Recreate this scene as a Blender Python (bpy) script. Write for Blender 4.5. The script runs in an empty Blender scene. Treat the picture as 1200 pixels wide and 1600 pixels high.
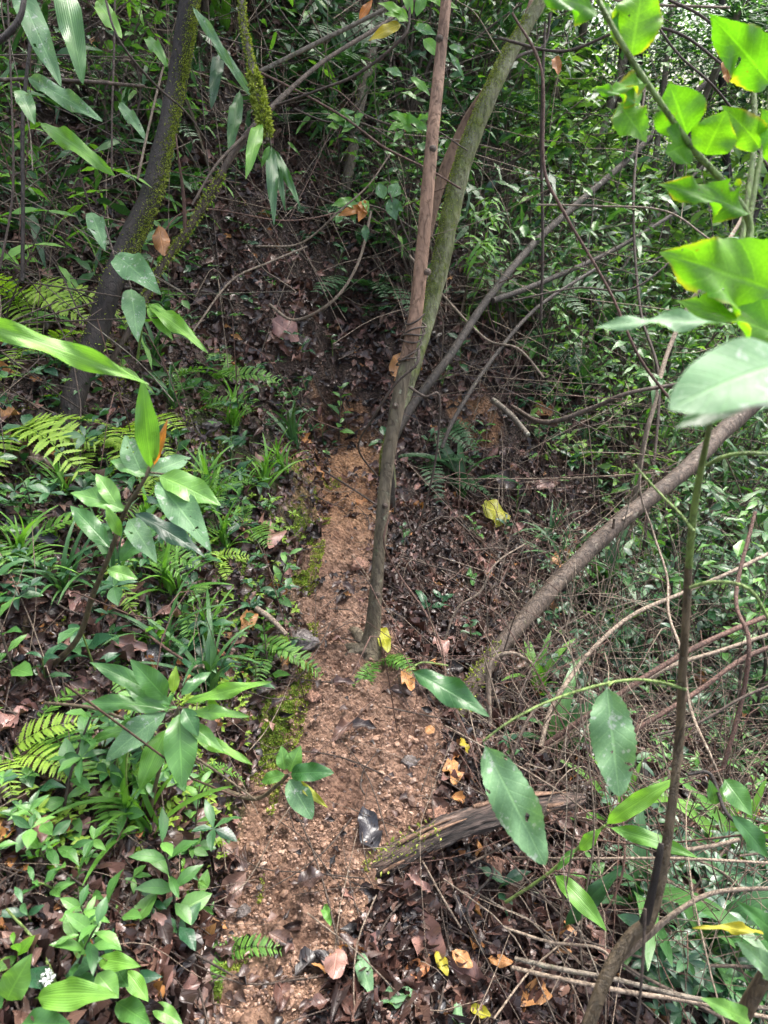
import bpy, math, random
import numpy as np
from mathutils import Vector, Matrix
R = math.radians
rng = np.random.default_rng(11)
random.seed(5)
S = bpy.context.scene
COL = S.collection
PI = math.pi
# ------------------------------------------------------------------ camera
FOC = 26.0/36.0*1600; PITCH = R(27.0); CAMP = np.array([0, 0, 1.5])
cd = bpy.data.cameras.new('camera'); cam = bpy.data.objects.new('camera', cd); COL.objects.link(cam)
cam.location = CAMP.tolist(); cam.rotation_euler = (R(90)-PITCH, 0, 0)
cd.sensor_fit = 'VERTICAL'; cd.sensor_height = 36; cd.sensor_width = 27; cd.lens = 26
cd.clip_start = 0.05; cd.clip_end = 600
cd.dof.use_dof = True; cd.dof.focus_distance = 2.4; cd.dof.aperture_fstop = 7.0
S.camera = cam
CP, SP = math.cos(PITCH), math.sin(PITCH)
def ray(px, py):
    u = (px-600)/FOC; v = (800-py)/FOC
    return np.array([u, CP+v*SP, -SP+v*CP])
def P(px, py, d): return CAMP + ray(px, py)*d
def project(p):
    q = np.asarray(p)-CAMP
    d = q[..., 1]*CP - q[..., 2]*SP
    up = q[..., 1]*SP + q[..., 2]*CP
    dd = np.where(d < 1e-3, 1e-3, d)
    return 600+q[..., 0]/dd*FOC, 800-up/dd*FOC, d
# ------------------------------------------------------------------ noise + terrain
_tab = np.random.default_rng(3).random((256, 256))
def vnoise(x, y):
    xi = np.floor(x).astype(int); yi = np.floor(y).astype(int)
    fx = x-xi; fy = y-yi
    fx = fx*fx*(3-2*fx); fy = fy*fy*(3-2*fy)
    g = lambda a, b: _tab[a & 255, b & 255]
    return (g(xi, yi)*(1-fx)+g(xi+1, yi)*fx)*(1-fy)+(g(xi, yi+1)*(1-fx)+g(xi+1, yi+1)*fx)*fy
def fbm(x, y, o=4):
    s = 0; a = 1; t = 0
    for i in range(o):
        s = s+a*(vnoise(x*2**i+17.3*i, y*2**i+5.1*i)-.5); t += a; a *= .5
    return s/t*2
def ss(a, b, v):
    t = np.clip((v-a)/(b-a), 0, 1); return t*t*(3-2*t)
PY = [-3, 0, .93, 1.3, 1.66, 1.93, 2.4, 2.94, 3.7, 4.2, 60]
PC = [-.3, -.24, -.20, -.10, -.08, -.14, -.20, -.19, -.15, -.12, -.1]
PW = [.16, .16, .18, .28, .25, .18, .15, .13, .15, .16, .16]
def pcen(y): return np.interp(y, PY, PC)
def phw(y): return np.interp(y, PY, PW)
def wob(x, y): return .10*fbm(x*3+4, y*3, 4)
def h(x, y, fine=True):
    x = np.asarray(x, float); y = np.asarray(y, float)
    c = pcen(y); w = phw(y)
    dl = np.maximum((c-w)-x+.09*fbm(x*3.5, y*3.5, 4), 0); dr = np.maximum(x-(c+w)+.05*fbm(x*3+9, y*3, 3), 0)
    z = .17*(1-np.exp(-dl/.09)) + .74*np.minimum(dl, 6) + .25*np.maximum(dl-6, 0)*np.exp(-np.maximum(dl-6, 0)/12)
    z = z - 1.0*(1-np.exp(-dr/1.15))
    yb = 3.72+.12*x+.12*fbm(x*2, y*.3+4, 2)
    d = np.maximum(y-yb, 0)
    k = .80-.58*ss(.7, 3.2, x)-.12*ss(.6, 3, -x)
    z = z + (.05+.05*fbm(x*3+2, y*3, 3))*(1-np.exp(-d/.12))*ss(-1.2, -.4, x)*(1-ss(1., 1.8, x)) + k*np.minimum(d, 7)+.2*k*np.maximum(d-7, 0)*np.exp(-np.maximum(d-7, 0)/30)
    z = z + .16*fbm(x*.9+3, y*.9, 3)*ss(.0, .8, np.abs(x-c)) + .05*fbm(x*4, y*4, 3)
    if fine: z = z + .026*fbm(x*17, y*17, 3) + .022*fbm(x*46, y*46, 2)
    return z
def G(px, py, off=0.0):
    r = ray(px, py); t = .35
    while t < 60:
        p = CAMP+r*t
        if p[2] < h(p[0], p[1], False)+off: break
        t += .01+.006*t
    return CAMP+r*t
def GD(px, py): return project(G(px, py))[2]
def N(v):
    v = np.asarray(v, float); return v/np.maximum(np.linalg.norm(v, axis=-1, keepdims=True), 1e-9)
# ------------------------------------------------------------------ mesh helpers
class MB:
    def __init__(s): s.V = []; s.F = []; s.U = []; s.n = 0
    def add(s, V, F, U=None):
        V = np.asarray(V, float).reshape(-1, 3); F = np.asarray(F, int)
        s.V.append(V); s.F.append(F+s.n); s.U.append(np.zeros((len(V), 2)) if U is None else np.asarray(U, float)); s.n += len(V); return s
    def mesh(s, name, mat, off=(0, 0, 0), smooth=True, attrs=None):
        V = np.concatenate(s.V)-np.asarray(off, float); U = np.concatenate(s.U)
        me = bpy.data.meshes.new(name)
        me.vertices.add(len(V)); me.vertices.foreach_set('co', V.astype(np.float32).ravel())
        lv = np.concatenate([f.ravel() for f in s.F]); tot = np.concatenate([np.full(len(f), f.shape[1]) for f in s.F])
        st = np.concatenate([[0], np.cumsum(tot)[:-1]])
        me.loops.add(len(lv)); me.loops.foreach_set('vertex_index', lv.astype(np.int32))
        me.polygons.add(len(tot)); me.polygons.foreach_set('loop_start', st.astype(np.int32))
        me.polygons.foreach_set('use_smooth', np.full(len(tot), smooth))
        uvl = me.uv_layers.new(name='UVMap'); uvl.data.foreach_set('uv', U[lv].astype(np.float32).ravel())
        if attrs:
            for k, a in attrs.items():
                at = me.attributes.new(k, 'FLOAT', 'POINT'); at.data.foreach_set('value', np.asarray(a, np.float32))
        me.update(calc_edges=True); me.validate()
        if mat: me.materials.append(mat)
        return me
ALL = []
def tag(o, label=None, cat=None, group=None, kind=None):
    if label: o['label'] = label
    if cat: o['category'] = cat
    if group: o['group'] = group
    if kind: o['kind'] = kind
    return o
def thing(name, loc, label, cat, group=None):
    o = bpy.data.objects.new(name, None); o.empty_display_size = .05; COL.objects.link(o)
    o.location = tuple(float(a) for a in loc); ALL.append(o); return tag(o, label, cat, group)
def part(name, mb, mat, parent, smooth=True, label=None):
    root = parent
    off = np.zeros(3)
    while root is not None: off += np.array(root.location); root = root.parent
    me = mb.mesh(name, mat, off, smooth)
    o = bpy.data.objects.new(name, me); COL.objects.link(o); o.parent = parent
    if label: o['label'] = label
    return o
def single(name, mb, mat, loc, label=None, cat=None, group=None, kind=None, smooth=True, attrs=None):
    me = mb.mesh(name, mat, loc, smooth, attrs)
    o = bpy.data.objects.new(name, me); COL.objects.link(o); o.location = tuple(float(a) for a in loc)
    if kind is None: ALL.append(o)
    return tag(o, label, cat, group, kind)
def cat_rom(pts, rad, n=6):
    pts = np.asarray(pts, float); rad = np.asarray(rad, float)
    if len(pts) < 3:
        t = np.linspace(0, 1, n+1)[:, None]; return pts[0]*(1-t)+pts[1]*t, np.interp(t[:, 0], [0, 1], rad)
    Pp = np.vstack([2*pts[0]-pts[1], pts, 2*pts[-1]-pts[-2]]); o = []; rr = []
    for i in range(1, len(Pp)-2):
        for k in range(n):
            t = k/n; a, b, c, d = Pp[i-1:i+3]
            o.append(.5*((2*b)+(-a+c)*t+(2*a-5*b+4*c-d)*t*t+(-a+3*b-3*c+d)*t**3)); rr.append(rad[i-1]*(1-t)+rad[i]*t)
    o.append(pts[-1]); rr.append(rad[-1]); return np.array(o), np.array(rr)
def tube(mb, pts, rad, sides=8, sm=6, rough=0.0, flat=1.0, cap=True):
    pts, rad = cat_rom(pts, rad, sm); n = len(pts)
    T = N(np.gradient(pts, axis=0)); up = np.array([0, 0, 1.]) if abs(T[0][2]) < .9 else np.array([0, 1., 0])
    U = N(np.cross(T[0], up)); Us = [U]
    for i in range(1, n):
        U = N(U - T[i]*np.dot(U, T[i])); Us.append(U)
    Us = np.array(Us); W = np.cross(T, Us)
    a = np.linspace(0, 2*PI, sides, endpoint=False)
    r = rad[:, None]*np.ones(sides)
    if rough:
        ln = np.concatenate([[0], np.cumsum(np.linalg.norm(np.diff(pts, axis=0), axis=1))])
        X = np.cos(a)[None, :]*3+ln[:, None]*14; Y = np.sin(a)[None, :]*3+ln[:, None]*9+pts[0, 0]*50
        r = r*(1+rough*fbm(X, Y, 3))
    V = pts[:, None, :]+r[..., None]*(np.cos(a)[None, :, None]*Us[:, None, :]+flat*np.sin(a)[None, :, None]*W[:, None, :])
    i = np.arange(n-1)[:, None]; j = np.arange(sides)[None, :]; k = (j+1) % sides
    Q = np.stack([i*sides+j+0*k, i*sides+k, (i+1)*sides+k, (i+1)*sides+j], -1).reshape(-1, 4)
    UV = np.stack([np.repeat(np.linspace(0, 1, n), sides), np.tile(a/(2*PI), n)], -1)
    mb.add(V.reshape(-1, 3), Q, UV)
    if cap:
        for e, pt in ((0, pts[0]), (n-1, pts[-1])):
            Vc = np.vstack([V[e], pt[None]+(T[e]*(rad[e]*.3 if e else -rad[e]*.3))[None]]); jj = np.arange(sides)
            tri = np.stack([jj, (jj+1) % sides, np.full(sides, sides)], -1)
            mb.add(Vc, tri if e else tri[:, ::-1])
    return pts, rad, Us, W
# leaf template: x along, y across, z up. unit length chord
def leaf(W=.35, nl=8, nw=4, a=.85, b=.9, fold=.25, droop=.5, wave=.03, pet=.06, teeth=0., seed=0, twist=0., curl=0., tip=1.):
    r = np.random.default_rng(seed+100)
    t = np.linspace(0, 1, nl+1); s = np.linspace(-1, 1, nw+1)
    tt = np.clip((t-pet)/(1-pet), 0, 1)
    w = W/2*np.sin(PI*np.clip(tt, 0, 1)**a)**b; w = np.where(tt > .5, w*np.maximum(1-(tt-.5)*.25*tip-(tip > 1)*np.maximum(tt-.8, 0)*1.3, .02), w)+.003
    if teeth: w = w*(1-teeth*(np.arange(nl+1) % 2))
    th = -droop*(t-.5)+.0
    dx = np.cos(th); dz = np.sin(th)
    X = np.concatenate([[0], np.cumsum((dx[1:]+dx[:-1])/2)])/nl; Z = np.concatenate([[0], np.cumsum((dz[1:]+dz[:-1])/2)])/nl
    ang = math.atan2(Z[-1], X[-1]); L = math.hypot(X[-1], Z[-1])
    X, Z = (X*math.cos(ang)+Z*math.sin(ang))/L, (-X*math.sin(ang)+Z*math.cos(ang))/L
    T, Sg = np.meshgrid(t, s, indexing='ij')
    ww = w[:, None]
    ph = r.random()*6
    zz = np.abs(Sg)*ww*math.sin(fold)+wave*np.sin(T*13+ph+Sg*1.5)*np.abs(Sg)**1.5*ww/W*2.2 + curl*Sg*Sg*ww*2
    yy = Sg*ww*math.cos(fold)
    tw = twist*T
    Y = yy*np.cos(tw)-zz*np.sin(tw); ZZ = yy*np.sin(tw)+zz*np.cos(tw)
    V = np.stack([X[:, None]+0*T, Y, Z[:, None]+ZZ], -1).reshape(-1, 3)
    i = np.arange(nl)[:, None]; j = np.arange(nw)[None, :]; q = nw+1
    Q = np.stack([i*q+j, (i+1)*q+j, (i+1)*q+j+1, i*q+j+1], -1).reshape(-1, 4)
    return V, Q, np.stack([T.ravel(), (Sg*.5+.5).ravel()], -1)
def scat(mb, tpl, pos, X, Z, L):
    """copies of tpl: pos Nx3, X dir Nx3, Z normal hint Nx3, L lengths N"""
    pos = np.atleast_2d(pos); X = N(np.atleast_2d(X)); Z = np.atleast_2d(Z); n = len(pos)
    if n == 0: return
    Y = N(np.cross(Z, X)); Z = np.cross(X, Y); L = np.broadcast_to(L, (n,))
    V, Q, U = tpl
    M = np.stack([X, Y, Z], 1)*L[:, None, None]
    W = np.einsum('vk,nkj->nvj', V, M)+pos[:, None, :]
    F = Q[None]+(np.arange(n)*len(V))[:, None, None]
    mb.add(W.reshape(-1, 3), F.reshape(-1, Q.shape[1]), np.tile(U, (n, 1)))
def rdir(n, el0, el1, g=rng):
    a = g.random(n)*2*PI; e = g.uniform(el0, el1, n)
    return np.stack([np.cos(a)*np.cos(e), np.sin(a)*np.cos(e), np.sin(e)], -1)
UPV = np.array([0, 0, 1.])
# ------------------------------------------------------------------ materials
def nodes(name):
    m = bpy.data.materials.new(name); m.use_nodes = True; nt = m.node_tree; nt.nodes.clear()
    def nd(t, ins=None, **kw):
        n = nt.nodes.new(t)
        for k, v in kw.items(): setattr(n, k, v)
        for k, v in (ins or {}).items():
            if isinstance(v, bpy.types.NodeSocket): nt.links.new(v, n.inputs[k])
            else: n.inputs[k].default_value = v
        return n
    return m, nt, nd
def mth(nd, op, a, b=None, c=None):
    i = {0: a}
    if b is not None: i[1] = b
    if c is not None: i[2] = c
    return nd('ShaderNodeMath', i, operation=op).outputs[0]
def ramp(nd, fac, stops):
    n = nd('ShaderNodeValToRGB', {0: fac}); cr = n.color_ramp
    while len(cr.elements) < len(stops): cr.elements.new(.5)
    for e, (p, c) in zip(cr.elements, stops):
        e.position = p; e.color = (*c, 1)
    return n.outputs[0]
def mixc(nd, f, a, b, mode='MIX'):
    n = nd('ShaderNodeMix', data_type='RGBA', blend_type=mode, clamp_factor=True)
    for k, v in ((0, f), (6, a), (7, b)):
        if isinstance(v, bpy.types.NodeSocket): n.id_data.links.new(v, n.inputs[k])
        else: n.inputs[k].default_value = v if k == 0 else ((*v, 1) if len(v) == 3 else v)
    return n.outputs[2]
def mrange(nd, v, a, b, c=0., d=1.):
    return nd('ShaderNodeMapRange', {0: v, 1: a, 2: b, 3: c, 4: d}).outputs[0]
def leaf_mat(name, cols, rough=.38, trans=.3, tcol=(1.2, 1.35, .5), veins='side', spots=None, holes=None, net=False, nvein=9, spot_amt=.62, spec=.5, bump=.35, edge=None):
    m, nt, nd = nodes(name)
    g = nd('ShaderNodeNewGeometry'); oi = nd('ShaderNodeObjectInfo'); tc = nd('ShaderNodeTexCoord')
    r = mth(nd, 'FRACT', mth(nd, 'ADD', g.outputs['Random Per Island'], oi.outputs['Random']))
    n = len(cols)
    c = ramp(nd, r, [(i/(n-1) if n > 1 else 0, k) for i, k in enumerate(cols)])
    nz = nd('ShaderNodeTexNoise', {'Vector': tc.outputs['Object'], 'Scale': 26., 'Detail': 3.}).outputs[0]
    c = mixc(nd, 1., c, mixc(nd, nz, (.55, .6, .6), (1.45, 1.4, 1.35)), 'MULTIPLY')
    uv = nd('ShaderNodeUVMap', uv_map='UVMap'); sp = nd('ShaderNodeSeparateXYZ', {0: uv.outputs[0]})
    s = mth(nd, 'ABSOLUTE', mth(nd, 'SUBTRACT', mth(nd, 'MULTIPLY', sp.outputs[1], 2.), 1.))
    mid = mrange(nd, s, .02, .09, 1., 0.)
    if veins == 'side':
        f = mth(nd, 'FRACT', mth(nd, 'SUBTRACT', mth(nd, 'MULTIPLY', sp.outputs[0], float(nvein)), mth(nd, 'MULTIPLY', s, 1.6)))
        v = mrange(nd, mth(nd, 'ABSOLUTE', mth(nd, 'SUBTRACT', f, .5)), .0, .10, 1., 0.)
    else:
        v = mth(nd, 'MULTIPLY_ADD', mth(nd, 'SINE', mth(nd, 'MULTIPLY', sp.outputs[1], 75.)), .5, .5)
    vv = mth(nd, 'MAXIMUM', mid, mth(nd, 'MULTIPLY', v, .55))
    c = mixc(nd, mth(nd, 'MULTIPLY', vv, .5), c, mixc(nd, 1., c, (1.9, 1.75, 1.6), 'MULTIPLY'))
    if spots:
        n2 = nd('ShaderNodeTexNoise', {'Vector': tc.outputs['Object'], 'Scale': 55., 'Detail': 4., 'Roughness': .7}).outputs[0]
        c = mixc(nd, mrange(nd, n2, spot_amt, spot_amt+.06), c, spots)
    if edge:
        n3 = nd('ShaderNodeTexNoise', {'Vector': tc.outputs['Object'], 'Scale': 16., 'Detail': 3.}).outputs[0]
        c = mixc(nd, mrange(nd, mth(nd, 'ADD', s, mth(nd, 'MULTIPLY', n3, 1.4)), 1.62, 1.85), c, edge)
    if net:
        vn = nd('ShaderNodeTexVoronoi', {'Vector': tc.outputs['Object'], 'Scale': 210.}, feature='DISTANCE_TO_EDGE').outputs['Distance']
        c = mixc(nd, mrange(nd, vn, .02, .12, .45, 0.), c, mixc(nd, 1., c, (.62, .66, .6), 'MULTIPLY'))
    hgt = mth(nd, 'ADD', mth(nd, 'MULTIPLY', vv, -.6 if veins == 'side' else .8), mth(nd, 'MULTIPLY', nz, .8))
    bp = nd('ShaderNodeBump', {'Strength': bump, 'Distance': .002, 'Height': hgt})
    rg = mrange(nd, nz, .3, .7, rough-.08, rough+.15)
    p = nd('ShaderNodeBsdfPrincipled', {'Base Color': c, 'Roughness': rg, 'Specular IOR Level': spec, 'Normal': bp.outputs[0]})
    t = nd('ShaderNodeBsdfTranslucent', {'Color': mixc(nd, 1., c, tcol, 'MULTIPLY'), 'Normal': bp.outputs[0]})
    mx = nd('ShaderNodeMixShader', {0: trans, 1: p.outputs[0], 2: t.outputs[0]})
    if holes:
        nh = nd('ShaderNodeTexNoise', {'Vector': tc.outputs['Object'], 'Scale': 60., 'Detail': 2.}).outputs[0]
        tr = nd('ShaderNodeBsdfTransparent'); mx = nd('ShaderNodeMixShader', {0: mth(nd, 'GREATER_THAN', nh, holes), 1: mx.outputs[0], 2: tr.outputs[0]})
    nd('ShaderNodeOutputMaterial', {0: mx.outputs[0]}); return m
def bark_mat(name, c1, c2, lich=None, lamt=.6, moss=0., rough=.7, sc=1., stretch=.25):
    m, nt, nd = nodes(name)
    tc = nd('ShaderNodeTexCoord')
    mp = nd('ShaderNodeMapping', {0: tc.outputs['Object'], 3: (sc, sc, sc*stretch)})
    n1 = nd('ShaderNodeTexNoise', {'Vector': mp.outputs[0], 'Scale': 60., 'Detail': 8., 'Roughness': .65}).outputs[0]
    n2 = nd('ShaderNodeTexNoise', {'Vector': tc.outputs['Object'], 'Scale': 9., 'Detail': 5.}).outputs[0]
    c = ramp(nd, n1, [(.3, c1), (.7, c2)])
    c = mixc(nd, 1., c, mixc(nd, n2, (.5, .5, .5), (1.5, 1.5, 1.5)), 'MULTIPLY')
    if lich:
        n3 = nd('ShaderNodeTexNoise', {'Vector': tc.outputs['Object'], 'Scale': 28., 'Detail': 6., 'Roughness': .7}).outputs[0]
        c = mixc(nd, mrange(nd, n3, lamt, lamt+.08), c, lich)
    if moss:
        n4 = nd('ShaderNodeTexNoise', {'Vector': tc.outputs['Object'], 'Scale': 14., 'Detail': 7., 'Roughness': .75}).outputs[0]
        c = mixc(nd, mrange(nd, n4, 1-moss-.06, 1-moss+.06), c, ramp(nd, n1, [(.3, (.06, .08, .018)), (.7, (.19, .21, .055))]))
    n5 = nd('ShaderNodeTexNoise', {'Vector': mp.outputs[0], 'Scale': 24., 'Detail': 6., 'Roughness': .6, 'Distortion': 1.4}).outputs[0]
    crk = mrange(nd, mth(nd, 'ABSOLUTE', mth(nd, 'SUBTRACT', n5, .5)), .0, .035, 0., 1.)
    c = mixc(nd, crk, mixc(nd, 1., c, (.68, .64, .6), 'MULTIPLY'), c)
    bp = nd('ShaderNodeBump', {'Strength': 1., 'Distance': .007, 'Height': mth(nd, 'ADD', n1, mth(nd, 'MULTIPLY', crk, .3))})
    p = nd('ShaderNodeBsdfPrincipled', {'Base Color': c, 'Roughness': rough, 'Normal': bp.outputs[0]})
    nd('ShaderNodeOutputMaterial', {0: p.outputs[0]}); return m
def soil_mat():
    m, nt, nd = nodes('soil')
    tc = nd('ShaderNodeTexCoord'); o = tc.outputs['Object']
    at = nd('ShaderNodeAttribute', attribute_name='bare').outputs['Fac']; am = nd('ShaderNodeAttribute', attribute_name='mossy').outputs['Fac']
    n1 = nd('ShaderNodeTexNoise', {'Vector': o, 'Scale': 5., 'Detail': 8., 'Roughness': .65}).outputs[0]
    n2 = nd('ShaderNodeTexNoise', {'Vector': o, 'Scale': 45., 'Detail': 8., 'Roughness': .7}).outputs[0]
    vo = nd('ShaderNodeTexVoronoi', {'Vector': o, 'Scale': 70., 'Randomness': 1.}).outputs['Distance']
    clay = ramp(nd, n2, [(.28, (.07, .038, .024)), (.42, (.19, .108, .068)), (.55, (.32, .19, .125)), (.74, (.48, .32, .225))])
    oc = nd('ShaderNodeAttribute', attribute_name='ochre').outputs['Fac']
    clay = mixc(nd, oc, clay, mixc(nd, 1., clay, (1.2, 1.08, .80), 'MULTIPLY'))
    clay = mixc(nd, mrange(nd, n1, .42, .62), clay, mixc(nd, 1., clay, (.62, .55, .52), 'MULTIPLY'))
    hum = ramp(nd, n2, [(.3, (.014, .008, .006)), (.55, (.06, .034, .023)), (.75, (.15, .085, .055))])
    c = mixc(nd, at, hum, clay)
    mm = mth(nd, 'MULTIPLY', am, mrange(nd, n1, .4, .6))
    c = mixc(nd, mm, c, ramp(nd, n2, [(.3, (.03, .05, .01)), (.7, (.12, .17, .03))]))
    hg = mth(nd, 'ADD', mth(nd, 'MULTIPLY', n2, 1.2), mth(nd, 'MULTIPLY', vo, -.7))
    bp = nd('ShaderNodeBump', {'Strength': 1., 'Distance': .03, 'Height': hg})
    p = nd('ShaderNodeBsdfPrincipled', {'Base Color': c, 'Roughness': mrange(nd, n1, .3, .7, .42, .8), 'Normal': bp.outputs[0]})
    nd('ShaderNodeOutputMaterial', {0: p.outputs[0]}); return m
def crumb_mat():
    m, nt, nd = nodes('crumbs')
    g = nd('ShaderNodeNewGeometry'); tc = nd('ShaderNodeTexCoord')
    n2 = nd('ShaderNodeTexNoise', {'Vector': tc.outputs['Object'], 'Scale': 90., 'Detail': 5.}).outputs[0]
    c = ramp(nd, g.outputs['Random Per Island'], [(0, (.07, .04, .03)), (.35, (.19, .108, .068)), (.7, (.27, .16, .105)), (.95, (.31, .20, .14)), (1, (.34, .28, .24))])
    c = mixc(nd, 1., c, mixc(nd, n2, (.5, .5, .5), (1.4, 1.4, 1.4)), 'MULTIPLY')
    bp = nd('ShaderNodeBump', {'Strength': .6, 'Distance': .003, 'Height': n2})
    p = nd('ShaderNodeBsdfPrincipled', {'Base Color': c, 'Roughness': .6, 'Normal': bp.outputs[0]})
    nd('ShaderNodeOutputMaterial', {0: p.outputs[0]}); return m
M = {}
M['soil'] = soil_mat(); M['crumb'] = crumb_mat()
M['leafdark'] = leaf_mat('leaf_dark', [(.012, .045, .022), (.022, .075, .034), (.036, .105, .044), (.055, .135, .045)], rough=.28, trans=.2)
M['leafmid'] = leaf_mat('leaf_mid', [(.03, .10, .03), (.055, .155, .04), (.09, .22, .05), (.13, .28, .06)], rough=.30, trans=.32)
M['leafbright'] = leaf_mat('leaf_bright', [(.07, .21, .015), (.11, .29, .02), (.15, .34, .025)], rough=.42, trans=.55, tcol=(1.4, 1.5, .4), spots=(.16, .07, .02), spot_amt=.66, edge=(.30, .28, .03), nvein=10, holes=.70, net=True)
M['leafgrey'] = leaf_mat('leaf_grey', [(.10, .21, .10), (.15, .27, .14)], rough=.5, spec=.3, trans=.35, spots=(.30, .36, .30), spot_amt=.58, holes=.71, net=True)
M['leafyellow'] = leaf_mat('leaf_yellow', [(.42, .33, .03), (.30, .34, .03)], rough=.45, trans=.4, tcol=(1.2, 1.1, .4))
M['leaforange'] = leaf_mat('leaf_orange', [(.36, .12, .03), (.42, .2, .05)], rough=.45, trans=.4, tcol=(1.2, 1.1, .4))
M['leaflit'] = leaf_mat('leaf_lit_tone', [(.06, .15, .05), (.12, .24, .06), (.18, .33, .07), (.24, .40, .10)], rough=.32, trans=.5)  # brighter copy of the mid leaf: light on background foliage put into the colour
M['blade'] = leaf_mat('blade', [(.07, .19, .03), (.11, .26, .04), (.15, .32, .05)], rough=.34, trans=.38, veins='long')
M['bladedark'] = leaf_mat('blade_dark', [(.02, .065, .024), (.035, .10, .032), (.06, .15, .04)], rough=.3, trans=.25, veins='long')
M['fern'] = leaf_mat('fern_leaf', [(.05, .14, .02), (.09, .22, .03), (.14, .29, .045)], rough=.5, trans=.4, nvein=4)
M['ferndark'] = leaf_mat('fern_dark', [(.02, .07, .025), (.035, .10, .035)], rough=.45, trans=.25, nvein=4)
M['fernlime'] = leaf_mat('fern_lime', [(.20, .34, .04), (.28, .42, .06)], rough=.5, trans=.45, nvein=4)
M['moss'] = leaf_mat('moss_leaf', [(.09, .12, .018), (.17, .21, .035), (.26, .31, .06), (.36, .40, .10)], rough=.7, trans=.3, bump=.1, spec=.2)
M['mosslime'] = leaf_mat('moss_lime', [(.09, .15, .025), (.17, .25, .045), (.27, .35, .08)], rough=.7, trans=.4, bump=.1, spec=.2)
M['deadleaf'] = leaf_mat('dead_leaf', [(.008, .006, .006), (.018, .011, .010), (.04, .022, .018), (.075, .036, .028), (.02, .014, .014), (.10, .055, .042), (.03, .018, .016), (.18, .105, .08)], rough=.30, trans=.05, tcol=(1, .7, .4), bump=.8, spots=(.02, .012, .01), spot_amt=.6)
M['deadorange'] = leaf_mat('dead_orange', [(.30, .13, .035), (.36, .18, .07), (.26, .10, .04)], rough=.45, trans=.1, bump=.8, spots=(.07, .03, .015), spot_amt=.6)
M['deadpink'] = leaf_mat('dead_pink', [(.17, .085, .075), (.24, .13, .105), (.13, .07, .06)], rough=.36, trans=.05, bump=.8, spots=(.05, .03, .025), spot_amt=.62)
M['deadblack'] = leaf_mat('dead_black', [(.012, .012, .016), (.03, .028, .034)], rough=.3, trans=0., bump=.8)
M['straw'] = leaf_mat('straw', [(.25, .17, .09), (.38, .27, .15), (.2, .12, .07)], rough=.5, trans=.1, veins='long')
M['bark_slim'] = bark_mat('bark_slim', (.05, .038, .022), (.17, .135, .085), (.26, .27, .18), .60, moss=.34)
M['bark_red'] = bark_mat('bark_red', (.12, .066, .040), (.29, .175, .11), (.36, .27, .19), .64)
M['bark_dark'] = bark_mat('bark_dark', (.004, .003, .002), (.022, .013, .009), (.09, .06, .04), .66, moss=.3)
M['bark_mossy'] = bark_mat('bark_mossy', (.09, .09, .04), (.27, .27, .15), (.55, .56, .48), .56, moss=.47)
M['bark_brown'] = bark_mat('bark_brown', (.028, .019, .013), (.115, .08, .056), (.2, .17, .13), .60, moss=.30)
M['bark_deep'] = bark_mat('bark_deep', (.010, .008, .006), (.05, .036, .025), (.10, .10, .065), .62, moss=.33)
M['bark_grey'] = bark_mat('bark_grey', (.07, .055, .04), (.19, .16, .12), (.32, .33, .26), .58, moss=.36)
M['log'] = bark_mat('rotten_wood', (.025, .018, .014), (.20, .135, .10), (.30, .21, .15), .66, moss=.25, stretch=1, sc=.6)
def log_mat():
    m, nt, nd = nodes('rotten_wood')
    uv = nd('ShaderNodeUVMap', uv_map='UVMap'); mp = nd('ShaderNodeMapping', {0: uv.outputs[0], 3: (7., 13., 1.)})
    n1 = nd('ShaderNodeTexNoise', {'Vector': mp.outputs[0], 'Scale': 1.6, 'Detail': 9., 'Roughness': .7, 'Distortion': .6}).outputs[0]
    tc = nd('ShaderNodeTexCoord'); n2 = nd('ShaderNodeTexNoise', {'Vector': tc.outputs['Object'], 'Scale': 9., 'Detail': 5.}).outputs[0]
    c = ramp(nd, n1, [(.36, (.008, .006, .005)), (.47, (.055, .038, .03)), (.58, (.20, .135, .105)), (.72, (.34, .25, .20))])
    c = mixc(nd, mrange(nd, n2, .45, .62), c, mixc(nd, 1., c, (.35, .36, .38), 'MULTIPLY'))
    bp = nd('ShaderNodeBump', {'Strength': 1., 'Distance': .02, 'Height': n1})
    p = nd('ShaderNodeBsdfPrincipled', {'Base Color': c, 'Roughness': .6, 'Normal': bp.outputs[0]})
    nd('ShaderNodeOutputMaterial', {0: p.outputs[0]}); return m
M['log'] = log_mat()
M['twig'] = bark_mat('twig_bark', (.03, .02, .015), (.11, .078, .058), sc=2)
M['twigpale'] = bark_mat('twig_pale', (.14, .10, .07), (.33, .26, .19), sc=2)
M['twigred'] = bark_mat('twig_red', (.055, .026, .018), (.16, .085, .06), sc=2)
M['stemgreen'] = bark_mat('stem_green', (.09, .15, .03), (.20, .28, .07), sc=1.5, rough=.45)
M['stembrown'] = bark_mat('stem_brown', (.06, .045, .025), (.15, .11, .065), sc=1.5, rough=.5)
M['stone'] = bark_mat('stone', (.08, .065, .06), (.22, .19, .175), (.3, .2, .15), .62, rough=.5, stretch=1)
M['clod'] = bark_mat('clod', (.15, .07, .045), (.38, .21, .14), rough=.7, stretch=1)
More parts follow.
